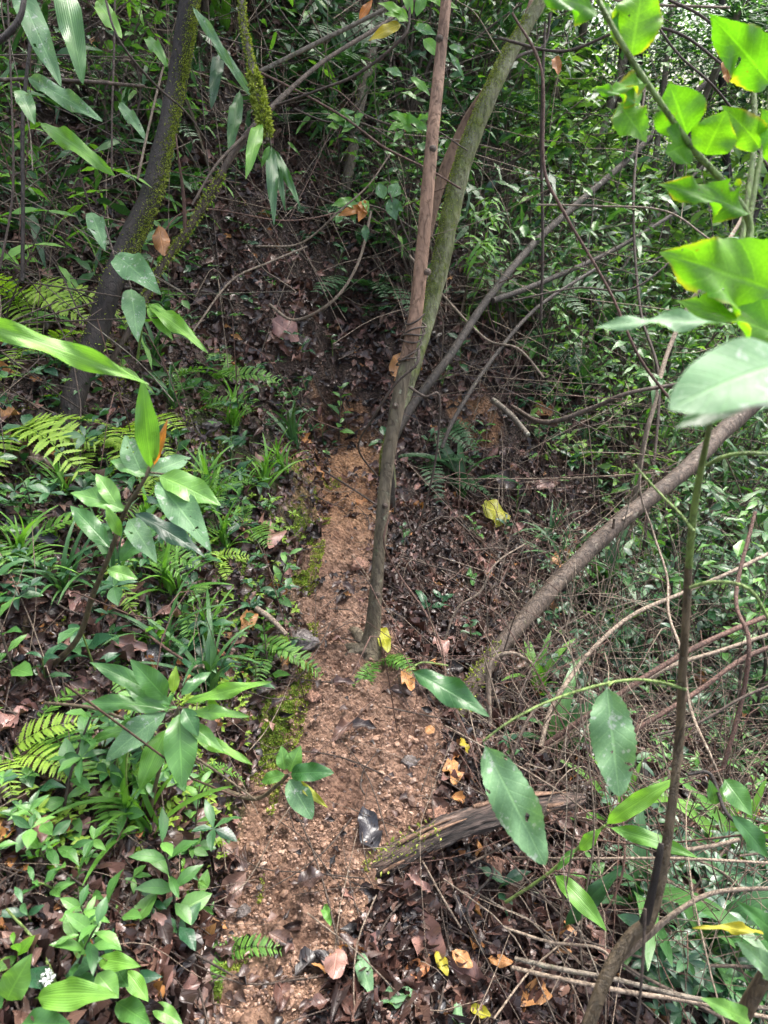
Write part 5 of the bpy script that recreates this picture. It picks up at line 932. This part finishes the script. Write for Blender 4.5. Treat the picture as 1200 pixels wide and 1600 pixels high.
# ================================================================== VINES AND TWIGS AS THINGS
HV = [  # pts, material, label
    ([(766, 1130, 8, 2.0), (764, 1060, 9, 2.0), (772, 1030, 9, 2.0), (800, 1020, 8, 2.0), (830, 1035, 6, 2.05)], 'twigpale', 'pale hooked stem below the thick fallen branch'),
    ([(845, 1165, 10, 2.0), (860, 1110, 10, 2.05), (890, 1060, 10, 2.1), (930, 1010, 9, 2.2), (990, 960, 9, 2.3), (1070, 925, 8, 2.4), (1150, 890, 8, 2.5), (1230, 850, 7, 2.6)], 'twigpale', 'long pale arched stem crossing the right gully'),
    ([(850, 1165, 12, 2.2), (930, 1110, 12, 2.2), (1020, 1050, 11, 2.25), (1110, 1000, 11, 2.3), (1230, 950, 10, 2.4)], 'twigred', 'straight reddish pole slanting through the right gully'),
    ([(840, 1180, 10, 2.3), (940, 1105, 10, 2.35), (1040, 1045, 9, 2.4), (1130, 1015, 8, 2.45), (1220, 985, 7, 2.5)], 'twigpale', 'pale pole lying just under the reddish pole'),
    ([(930, 1180, 9, 1.9), (1010, 1130, 10, 1.9), (1090, 1080, 10, 1.95), (1160, 1030, 10, 2.0), (1230, 1000, 10, 2.05)], 'twigred', 'dark reddish bramble behind the sapling stem'),
    ([(1020, 1150, 6, 1.8), (1090, 1130, 6, 1.8), (1160, 1090, 6, 1.8), (1230, 1060, 5, 1.8)], 'twig', 'thin dark twig crossing right of the sapling stem'),
    ([(1015, 660, 4, 2.2), (1000, 760, 4, 2.2), (1020, 830, 4, 2.2), (1042, 900, 5, 2.1), (1045, 960, 6, 2.0), (1065, 1020, 6, 1.9), (1080, 1110, 6, 1.8), (1110, 1180, 6, 1.7), (1130, 1230, 5, 1.7)], 'twigpale', 'pale thin vine hanging down behind the sapling stem'),
    ([(800, 635, 8, 3.9), (850, 660, 11, 3.6), (920, 640, 10, 3.5), (980, 615, 9, 3.4), (1060, 600, 8, 3.4)], 'bark_brown', 'brown branch lying across above the right gully'),
    ([(770, 625, 12, 3.7), (800, 650, 12, 3.6), (825, 680, 11, 3.5)], 'bark_grey', 'short grey stick on the orange cut bank'),
    ([(800, 1340, 5, 1.9), (900, 1342, 6, 1.7), (1000, 1341, 6, 1.65), (1100, 1343, 6, 1.6), (1230, 1350, 6, 1.6)], 'twigpale', 'thin straight straw coloured stick lying across the lower right'),
    ([(790, 1450, 6, 1.6), (860, 1472, 6, 1.55), (930, 1480, 6, 1.5), (960, 1500, 5, 1.5)], 'twigpale', 'pale stick left of the sapling foot'),
    ([(805, 1498, 9, 1.5), (880, 1515, 10, 1.45), (960, 1530, 10, 1.42), (1060, 1555, 10, 1.4), (1150, 1570, 9, 1.4), (1240, 1580, 9, 1.4)], 'bark_grey', 'long grey stick along the lower right behind the sapling foot'),
    ([(800, 1512, 9, 1.55), (880, 1530, 9, 1.5), (980, 1550, 10, 1.46), (1080, 1565, 9, 1.45), (1200, 1590, 9, 1.45)], 'twigpale', 'second grey stick parallel below the long one'),
    ([(970, 1500, 12, 1.5), (1010, 1465, 13, 1.45), (1050, 1430, 12, 1.42), (1100, 1400, 10, 1.42), (1150, 1390, 9, 1.42), (1230, 1388, 8, 1.4)], 'twigpale', 'pale curved stem arching from the sapling foot to the right edge'),
    ([(1000, 1180, 22, 2.4), (1020, 1290, 24, 2.3), (1060, 1380, 24, 2.2), (1110, 1440, 22, 2.1)], 'bark_dark', 'dark fallen limb descending behind the right sapling'),
    ([(965, 1170, 4, 1.7), (972, 1260, 5, 1.65), (975, 1350, 5, 1.6), (955, 1410, 4, 1.6), (930, 1430, 4, 1.6)], 'twigred', 'thin reddish vine looping left of the sapling stem'),
    ([(1008, 1420, 7, 1.1), (1005, 1490, 7, 1.1), (1000, 1560, 6, 1.1), (992, 1620, 6, 1.1)], 'twig', 'dark vertical twig hanging over the sapling foot'),
    ([(610, 800, 4, 2.25), (600, 850, 4, 2.25), (625, 900, 4, 2.3), (660, 950, 5, 2.2), (690, 1010, 5, 2.1), (700, 1080, 5, 2.0), (730, 1150, 5, 1.9), (745, 1200, 4, 1.85)], 'twigred', 'thin vine drooping from the slim tree down to the trail edge'),
    ([(695, 1000, 4, 2.5), (715, 950, 5, 2.5), (750, 925, 5, 2.5), (775, 880, 4, 2.5), (820, 850, 3, 2.6)], 'twigpale', 'bent pale twig right of the slim tree'),
    ([(505, 735, 4, 3.4), (545, 760, 4, 3.3), (590, 790, 4, 3.2)], 'twig', 'short dark root on the orange bank'),
    ([(355, 1465, 9, 1.75), (410, 1485, 9, 1.72), (450, 1505, 9, 1.7), (520, 1535, 7, 1.66)], 'twig', 'brown stick half buried in the lower trail'),
    ([(460, 1388, 5, 1.75), (520, 1420, 5, 1.72), (590, 1465, 5, 1.68), (650, 1490, 4, 1.65)], 'bark_dark', 'black twig crossing the trail below the rotten log'),
    ([(455, 1275, 8, 1.85), (495, 1300, 12, 1.83), (540, 1320, 12, 1.8), (568, 1335, 6, 1.78)], 'bark_dark', 'curled dark bark strip on the trail left of the rotten log'),
    ([(700, 1270, 5, 1.9), (720, 1330, 5, 1.8), (770, 1360, 6, 1.75), (730, 1420, 6, 1.7), (755, 1490, 8, 1.65)], 'bark_dark', 'dark root dropping beside the right end of the rotten log'),
    ([(660, 1345, 4, 1.7), (690, 1400, 5, 1.68), (720, 1450, 5, 1.65)], 'straw_', 'brown split stalk below the rotten log'),
    ([(555, 1560, 9, 1.5), (590, 1585, 9, 1.48), (630, 1615, 9, 1.45)], 'twigpale', 'pale stick at the bottom centre'),
    ([(400, 950, 12, 2.2), (425, 968, 12, 2.18), (447, 992, 10, 2.15)], 'twigpale', 'short pale split stick on the bank edge'),
    ([(165, 1400, 3, 1.5), (185, 1340, 4, 1.55), (170, 1330, 4, 1.55)], 'twigred', 'reddish twig at the lower left'),
    ([(165, 1335, 5, 1.6), (180, 1400, 5, 1.55), (198, 1460, 5, 1.5), (208, 1500, 4, 1.45)], 'twigred', 'thin red stick leaning on the lower left litter'),
    ([(168, 1260, 7, 1.7), (200, 1320, 7, 1.66), (235, 1355, 9, 1.62)], 'twigpale', 'brown curled stalk beside the tall grass stalk'),
    ([(0, 420, 5, 2.2), (20, 300, 5, 2.2), (18, 150, 4, 2.2), (12, 0, 4, 2.2), (10, -60, 4, 2.2)], 'twig', 'thin dark vine hanging down the far left edge'),
    ([(35, 440, 8, 2.1), (36, 320, 8, 2.1), (36, 180, 9, 2.1), (48, 60, 7, 2.1), (55, -30, 6, 2.1)], 'bark_dark', 'knotted dark vine left of the post like stem'),
    ([(-20, 125, 8, 2.3), (60, 124, 8, 2.3), (140, 128, 8, 2.3), (225, 135, 7, 2.4)], 'bark_brown', 'horizontal brown branch across the upper left'),
    ([(-20, 75, 16, 1.2), (10, 55, 14, 1.2), (32, 25, 12, 1.2), (40, -20, 10, 1.2)], 'bark_dark', 'dark curved branch in the top left corner'),
    ([(175, 290, 4, 2.5), (175, 180, 4, 2.5), (178, 90, 5, 2.5), (180, -20, 4, 2.5)], 'twig', 'thin dark vine hanging left of the leaning trunk'),
    ([(215, 280, 5, 2.3), (232, 200, 5, 2.3), (255, 105, 4, 2.3)], 'twigpale', 'pale upright reed in front of the leaning trunk'),
    ([(160, -20, 5, 2.1), (185, 60, 5, 2.1), (240, 130, 5, 2.2), (290, 175, 4, 2.3), (330, 230, 3, 2.4)], 'twig', 'curving vine passing before the leaning trunk'),
    ([(400, 115, 9, 3.0), (440, 95, 9, 3.0), (500, 65, 9, 3.0), (560, 35, 8, 3.0), (610, 10, 8, 3.0)], 'bark_grey', 'grey branch rising right from the mossy hanging branch'),
    ([(400, 110, 5, 2.8), (470, 145, 5, 2.8), (540, 185, 5, 2.8), (600, 230, 5, 2.8), (670, 265, 4, 2.8), (720, 295, 4, 2.9)], 'twigred', 'reddish twig slanting down to the slim tree'),
    ([(420, 475, 6, 3.6), (460, 500, 6, 3.6), (520, 470, 6, 3.5), (560, 410, 6, 3.5), (580, 330, 5, 3.5)], 'twigpale', 'pale looping vine before the slender grey trunk'),
    ([(400, 385, 4, 3.2), (470, 380, 4, 3.2), (530, 330, 4, 3.1), (575, 290, 3, 3.1), (610, 240, 3, 3.1)], 'twigpale', 'long thin straw arching before the dark hollow'),
    ([(300, 520, 4, 2.9), (360, 440, 4, 3.0), (420, 410, 4, 3.1), (480, 385, 4, 3.2)], 'twigpale', 'pale thin stalk sweeping over the left litter'),
    ([(225, 440, 3, 2.6), (290, 330, 3, 2.7), (450, 345, 3, 3), (560, 325, 3, 3.2)], 'twigred', 'thin reddish runner above the left litter'),
    ([(845, 500, 6, 3.8), (848, 380, 6, 3.7), (846, 250, 7, 3.6), (848, 120, 7, 3.5), (852, 40, 6, 3.5)], 'twig', 'upright grey stick right of the mossy pale trunk'),
    ([(1060, 640, 6, 3), (1000, 560, 6, 3), (950, 450, 6, 3), (880, 330, 7, 3), (850, 260, 7, 3), (846, 110, 6, 3), (800, 20, 5, 3)], 'twigred', 'long wavy vine running up through the right thicket'),
    ([(740, 170, 6, 3.4), (800, 95, 7, 3.4), (850, 70, 6, 3.5), (860, 20, 5, 3.5)], 'twig', 'dark curved twig crossing the mossy trunk top'),
    ([(780, 60, 6, 3.2), (880, 80, 6, 3.2), (980, 45, 6, 3.1), (1060, 52, 6, 3.1), (1140, 110, 5, 3.1)], 'twig', 'arching dark branch under the topmost leaves'),
    ([(1045, 0, 6, 2.6), (1100, 28, 6, 2.6), (1170, 90, 6, 2.6), (1230, 120, 6, 2.6)], 'twig', 'grey branch slanting at the top right corner'),
    ([(1020, 30, 5, 2.8), (1060, 85, 5, 2.8), (1110, 130, 5, 2.8), (1150, 180, 5, 2.9), (1200, 260, 5, 2.9)], 'twig', 'thin branch slanting behind the sunlit leaves'),
    ([(1140, 12, 5, 2.6), (1090, 10, 5, 2.6), (1030, 8, 5, 2.7), (960, 0, 5, 2.7)], 'twigpale', 'pale horizontal twig at the very top right'),
    ([(840, 320, 4, 3.5), (940, 322, 4, 3.4), (1040, 330, 4, 3.3), (1110, 375, 4, 3.2)], 'twigpale', 'long thin horizontal twig across the bright thicket'),
    ([(800, 470, 4, 3.5), (900, 450, 4, 3.5), (990, 450, 4, 3.4), (1080, 380, 4, 3.4)], 'twig', 'dark twig lying level over the bright thicket'),
    ([(1130, 1200, 10, 1.9), (1160, 1090, 9, 1.9), (1170, 1000, 9, 1.9), (1150, 930, 8, 2.0), (1180, 800, 8, 2.1)], 'twigred', 'reddish upright stem near the right edge'),
    ([(1075, 1210, 6, 1.5), (1110, 1210, 8, 1.5), (1135, 1270, 8, 1.45), (1175, 1300, 8, 1.4), (1230, 1330, 8, 1.4)], 'bark_dark', 'dark bent branch at the right edge'),
    ([(1060, 1330, 10, 1.5), (1110, 1322, 9, 1.5), (1155, 1312, 9, 1.5)], 'twigpale', 'short pinkish stick right of the broken stub'),
    ([(640, 400, 6, 4), (700, 470, 5, 3.8), (760, 530, 5, 3.6), (810, 545, 5, 3.5), (850, 590, 4, 3.5)], 'twigpale', 'pale twig hooked over the leaning brown trunk'),
    ([(0, 1015, 5, 1.9), (50, 1060, 6, 1.8), (100, 1130, 7, 1.75), (130, 1150, 5, 1.7)], 'twig', 'dark twig on the left bank beside the bushy plant'),
    ([(20, 1090, 8, 1.7), (45, 1160, 9, 1.65), (75, 1210, 9, 1.6), (95, 1260, 7, 1.55)], 'bark_dark', 'blackened stick leaning at the left edge'),
    ([(0, 905, 5, 1.9), (60, 925, 5, 1.85), (100, 950, 5, 1.8), (125, 960, 4, 1.8)], 'twig', 'thin dark root on the bare left bank'),
    ([(240, 1045, 8, 1.95), (280, 1048, 9, 1.92), (318, 1040, 9, 1.9)], 'twigpale', 'short brown stick above the bushy low plant'),
    ([(195, 940, 6, 1.95), (225, 985, 7, 1.93), (255, 1010, 7, 1.9), (285, 1030, 6, 1.9)], 'twigred', 'brown fern stalk lying beside the pinkish pod leaf'),
]
for pts, m_, lb in HV:
    base = P(pts[0][0], pts[0][1], pts[0][3])
    if m_ == 'straw_': m_ = 'twigpale'
    limb('fallen_stick' if 'stick' in lb or 'pole' in lb or 'limb' in lb else ('vine' if 'vine' in lb else 'twig'), pts, m_, lb, 'stick' if 'stick' in lb or 'pole' in lb or 'limb' in lb else ('vine' if 'vine' in lb else 'twig'), .15, 8, group='sticks, twigs and vines')
# random vines
g6 = np.random.default_rng(31); n = 0
while n < 200:
    right = g6.random() < .6
    px_, py_ = (g6.uniform(720, 1220), g6.uniform(-40, 1450)) if right else (g6.uniform(-20, 760), g6.uniform(-40, 520))
    gp = G(px_, min(max(py_, 260), 1500)); dg = min(project(gp)[2], 7.5); dd = dg*g6.uniform(.72, .98)
    if dd < 1.5: continue
    c = P(px_, py_, dd)
    if c[2] < h(c[0], c[1], False)+.03: c[2] = float(h(c[0], c[1], False))+.06
    L = g6.uniform(.3, 1.4)*(.6+.2*dd); az = g6.random()*PI; el = g6.choice([g6.normal(0, .3), g6.normal(1.2, .25)], p=[.6, .4])
    d_ = np.array([math.cos(az)*math.cos(el), math.sin(az)*math.cos(el)*.7, math.sin(el)]); sd_ = N(g6.normal(0, 1, 3)); bow = abs(g6.normal(0, .06)); pts = []
    for t in np.linspace(-.5, .5, 5):
        w = c+d_*L*t+sd_*L*bow*(4*t*t-1)+g6.normal(0, .012, 3); w[2] = max(w[2], float(h(w[0], w[1], False))+.01); pts.append(w)
    r = g6.uniform(.0010, .0028)*(.7+.14*dd); mb = MB(); tube(mb, pts, [r, r*.95, r*.9, r*.75, r*.4], 5, 5, .1)
    mm, ad = [('twig', 'thin dark vine'), ('twigpale', 'thin pale dry stem'), ('twigred', 'thin reddish stem'), ('bark_grey', 'thin grey lichened stem')][int(g6.integers(4))]
    single('thin_vine', mb, M[mm], pts[2], ad, 'vine', 'thin vines and dry stems'); n += 1
# ================================================================== NOTABLE FALLEN LEAVES
FL = [((775, 798), (46, 18), 54, 'leafyellow', 'yellow brown lobed dead leaf on the right litter'), ((415, 835), (10, 45), 40, 'deadpink', 'pinkish brown curled leaf on the left bank'), ((628, 575), (25, -40), 50, 'deadorange', 'orange brown leaf behind the slim tree fork'), ((848, 640), (40, 8), 22, 'deadorange', 'orange leaf under the brown lying branch'), ((880, 875), (40, 10), 40, 'deadorange', 'rust coloured leaf under the thick fallen branch'),
      ((445, 515), (45, 35), 44, 'deadpink', 'large folded brown leaf on the back slope'), ((475, 540), (20, 30), 36, 'deadleaf', 'dark crumpled leaf beside the slender grey trunk'), ((600, 1000), (12, 40), 22, 'leafyellow', 'yellow leaf at the right foot of the slim tree'), ((638, 1060), (10, 40), 22, 'deadorange', 'curled orange leaf right of the small soft fern'), ((672, 1140), (12, 10), 18, 'deadorange', 'small orange leaf at the foot of the thick fallen branch'),
      ((725, 1165), (10, 26), 18, 'leafyellow', 'yellow torn leaf right of the fallen branch foot'), ((688, 1010), (14, 30), 26, 'deadpink', 'purplish leaf right of the slim tree base'), ((758, 885), (14, 36), 24, 'deadpink', 'pink brown leaf on the right litter'), ((737, 900), (5, 30), 14, 'leafmid', 'pale green fallen leaf right of the slim tree'), ((525, 1505), (-8, 50), 36, 'deadpink', 'dusty pink oval leaf low on the trail'),
      ((570, 1520), (20, 70), 26, 'leafgrey', 'pale green underside leaf at the bottom of the trail'), ((618, 1558), (56, -22), 28, 'leafgrey', 'second pale green leaf lying at the bottom centre'), ((650, 1515), (44, -12), 26, 'deadorange', 'tan leaf in the bottom litter'), ((722, 1498), (34, 26), 24, 'deadorange', 'light orange folded leaf in the bottom litter'), ((690, 1505), (20, 40), 18, 'leafyellow', 'greenish yellow curled leaf in the bottom litter'),
      ((782, 1500), (40, 6), 18, 'deadorange', 'orange leaf edge at the bottom litter right side'), ((750, 1580), (34, 16), 18, 'leafyellow', 'lime brown leaf at the bottom right of the litter'), ((715, 1590), (4, 50), 20, 'leafgrey', 'pale green leaf tip at the bottom edge'), ((512, 1430), (10, 34), 14, 'leafmid', 'small fresh green leaf on the trail'), ((485, 1375), (44, -14), 34, 'deadleaf', 'grey wrinkled leaf on the trail left of the log'),
      ((715, 1420), (10, 50), 16, 'deadleaf', 'dark narrow leaf below the rotten log'), ((655, 1380), (-40, -30), 14, 'deadpink', 'brown rolled leaf below the rotten log'), ((200, 1008), (62, 14), 30, 'deadpink', 'big pinkish pod like dead leaf on the left bank'), ((241, 1020), (14, 34), 26, 'deadblack', 'blackish leaf lying on the pinkish pod leaf'), ((60, 840), (70, 10), 22, 'deadblack', 'black curled leaves on the left bank'), ((135, 820), (44, 4), 13, 'deadorange', 'tan curled leaf on the upper left bank'),
      ((248, 1465), (12, 90), 32, 'deadpink', 'long brown leaf lying at the lower left'), ((290, 1545), (30, -60), 26, 'deadpink', 'curled brown leaf at the trail edge, lower left'), ((118, 1470), (60, 38), 16, 'deadorange', 'narrow orange strip leaf at the lower left'), ((125, 1288), (34, -22), 28, 'deadpink', 'pale brown curled leaf on the lower left litter'), ((60, 1295), (8, 44), 32, 'deadpink', 'speckled tan leaf at the left litter'), ((180, 1535), (28, -18), 18, 'deadpink', 'pale pink leaf at the bottom left'),
      ((385, 970), (22, -30), 26, 'deadorange', 'orange veined leaf on the bank edge'), ((500, 738), (14, 20), 12, 'deadorange', 'tan curled leaf on the upper left bank edge'), ((55, 592), (20, 2), 10, 'deadorange', 'small orange leaf at the far left'), ((850, 758), (44, -8), 20, 'deadpink', 'grey pink leaf on the right litter'), ((252, 375), (10, 50), 26, 'deadorange', 'hanging dead brown leaf right of the leaning trunk'), ((790, 750), (30, 20), 30, 'deadleaf', 'brown leaf above the yellow brown lobed leaf'),
      ((1150, 1270), (50, 40), 22, 'deadorange', 'shredded tan leaf at the right edge'), ((1075, 1525), (34, 20), 30, 'deadpink', 'large brown folded leaf at the lower right'), ((940, 1480), (12, 50), 18, 'deadpink', 'shredded brown leaf beside the sapling foot'), ((870, 102), (4, 30), 16, 'deadorange', 'dead orange leaf hanging in the bright thicket'), ((1135, 110), (8, 40), 12, 'deadorange', 'hanging dead leaf behind the sunlit leaves')]
for k, ((x, y), (dx, dy), w, m_, lb) in enumerate(FL):
    hang = 'hanging' in lb
    if hang: dd = 2.6; A = P(x-dx/2, y-dy/2, dd); B = P(x+dx/2, y+dy/2, dd-.02)
    else:
        lf_ = .10 if 'yellow brown' in lb or 'rust' in lb else .055; A = G(x-dx/2, y-dy/2, lf_); B = G(x+dx/2, y+dy/2, lf_+.01)
        if np.linalg.norm(A-B) > .3: dd = project(A)[2]; B = P(x+dx/2, y+dy/2, dd)
    dd = project(A)[2]; L = np.linalg.norm(B-A)
    if L < .001: continue
    mb = MB(); n_ = N(slope_n(np.array([A[0]]), np.array([A[1]]))[0]+.45*N(CAMP-A)+rng.normal(0, .15, 3)) if not hang else N(CAMP-A)
    scat(mb, leaf(W=w*dd/FOC/L, nl=16, nw=6, a=.9, b=.65, droop=float(rng.uniform(-.8, .9)), fold=float(rng.uniform(0, .4)), wave=.1, curl=float(rng.uniform(-.2, .3)), twist=float(rng.uniform(-.4, .4)), seed=k), A, B-A, n_, L)
    single('fallen_leaf', mb, M[m_], A, lb, 'leaf', 'fallen leaves')
# more notable litter leaves as individuals
n = 0
for p in sample(900, .85, 4.2, g6):
    if n >= 150: break
    if onpath(p[0], p[1], -.02) and g6.random() < .8: continue
    m_, ad = [('deadpink', 'pinkish brown'), ('deadleaf', 'dark wet'), ('deadorange', 'orange brown'), ('deadblack', 'blackish')][int(g6.choice(4, p=[.35, .4, .1, .15]))]
    nr = slope_n(p[:1], p[1:2])[0]; a = g6.random()*6.28; X = N(np.array([math.cos(a), math.sin(a), 0])); X = N(X-nr*np.dot(X, nr)); L = g6.uniform(.07, .14); p[2] = h(p[0], p[1])+.025
    mb = MB(); scat(mb, leaf(W=float(g6.uniform(.35, .55)), nl=14, nw=6, b=.7, droop=float(g6.uniform(-1, 1)), fold=float(g6.uniform(0, .5)), wave=.13, curl=float(g6.uniform(-.3, .4)), twist=float(g6.uniform(-.5, .5)), seed=n), p-X*L/2, X, nr+g6.normal(0, .3, 3), L)
    shp = 'curled' if n % 2 else 'flat'
    single('fallen_leaf', mb, M[m_], p, f'{ad} {shp} fallen leaf', 'leaf', 'fallen leaves'); n += 1
# ================================================================== LABELS: place words from landmarks, ordinals from the left
def region(a, b):
    if b < 250: r = ['in the upper left corner thicket', 'in the dark thicket by the leaning trunk', 'behind the top of the slim tree', 'under the bright canopy at upper right', 'behind the sunlit sapling leaves']
    elif b < 480: r = ['high on the left bank by the leaning trunk', 'on the back slope right of leaning trunk', 'on the back slope behind the slim tree', 'in the thicket right of the pale trunk', 'in the bright thicket at the right edge']
    elif b < 700: r = ['on the left bank below the leaning trunk', 'on the litter left of the slender trunk', 'at the orange cut bank near the slim tree', 'right of the cut bank', 'in the thicket behind the right sapling top']
    elif b < 950: r = ['beside the leafy shrub on the left bank', 'on the left bank above the trail edge', 'near the middle of the slim tree', 'on the litter above the thick fallen branch', 'beyond the thick fallen branch at right']
    elif b < 1200: r = ['on the left bank near the pinkish pod leaf', 'between the bushy low plant and the trail', 'by the foot of the slim tree', 'below the thick fallen branch', 'in the gully behind the right sapling stem']
    elif b < 1420: r = ['at the left edge below the bushy plant', 'on the mossy lip of the lower trail', 'around the rotten log', 'by the palm grass right of the log', 'right of the broken sapling stub']
    else: r = ['beside the bottom left corner plant', 'at the lower left edge of the trail', 'in the leaf pile at bottom centre', 'among the grey sticks at lower right', 'in the bottom right corner']
    return r[min(max(int(a//240), 0), 4)]
from collections import defaultdict
bpy.context.view_layer.update()
def spos(o):
    a, b, _ = project(np.array(o.matrix_world.translation)+np.array([0, 0, .03])); return float(a), float(b)
ORD = ['leftmost', 'second from left', 'third from left', 'fourth from left', 'fifth from left', 'sixth from left', 'seventh from left', 'eighth from left', 'ninth from left', 'tenth from left']
bk = defaultdict(list); cnt = defaultdict(int)
for o in ALL: cnt[o['label']] += 1
for o in ALL:
    if cnt[o['label']] > 1:
        a, b = spos(o); bk[o['label']+' '+region(a, b)].append((a, o))
for lb, L in bk.items():
    L.sort(key=lambda q: q[0])
    for i, (a, o) in enumerate(L):
        if len(lb.split()) > 13 and len(L) > 1 : pass
        o['label'] = lb if len(L) == 1 or len(L) > 10 else (f'{lb}, {ORD[i]}' if i < len(L)-1 or len(L) > 10 else f'{lb}, rightmost')
print('objects', len(bpy.data.objects), 'faces', sum(len(m.polygons) for m in bpy.data.meshes))
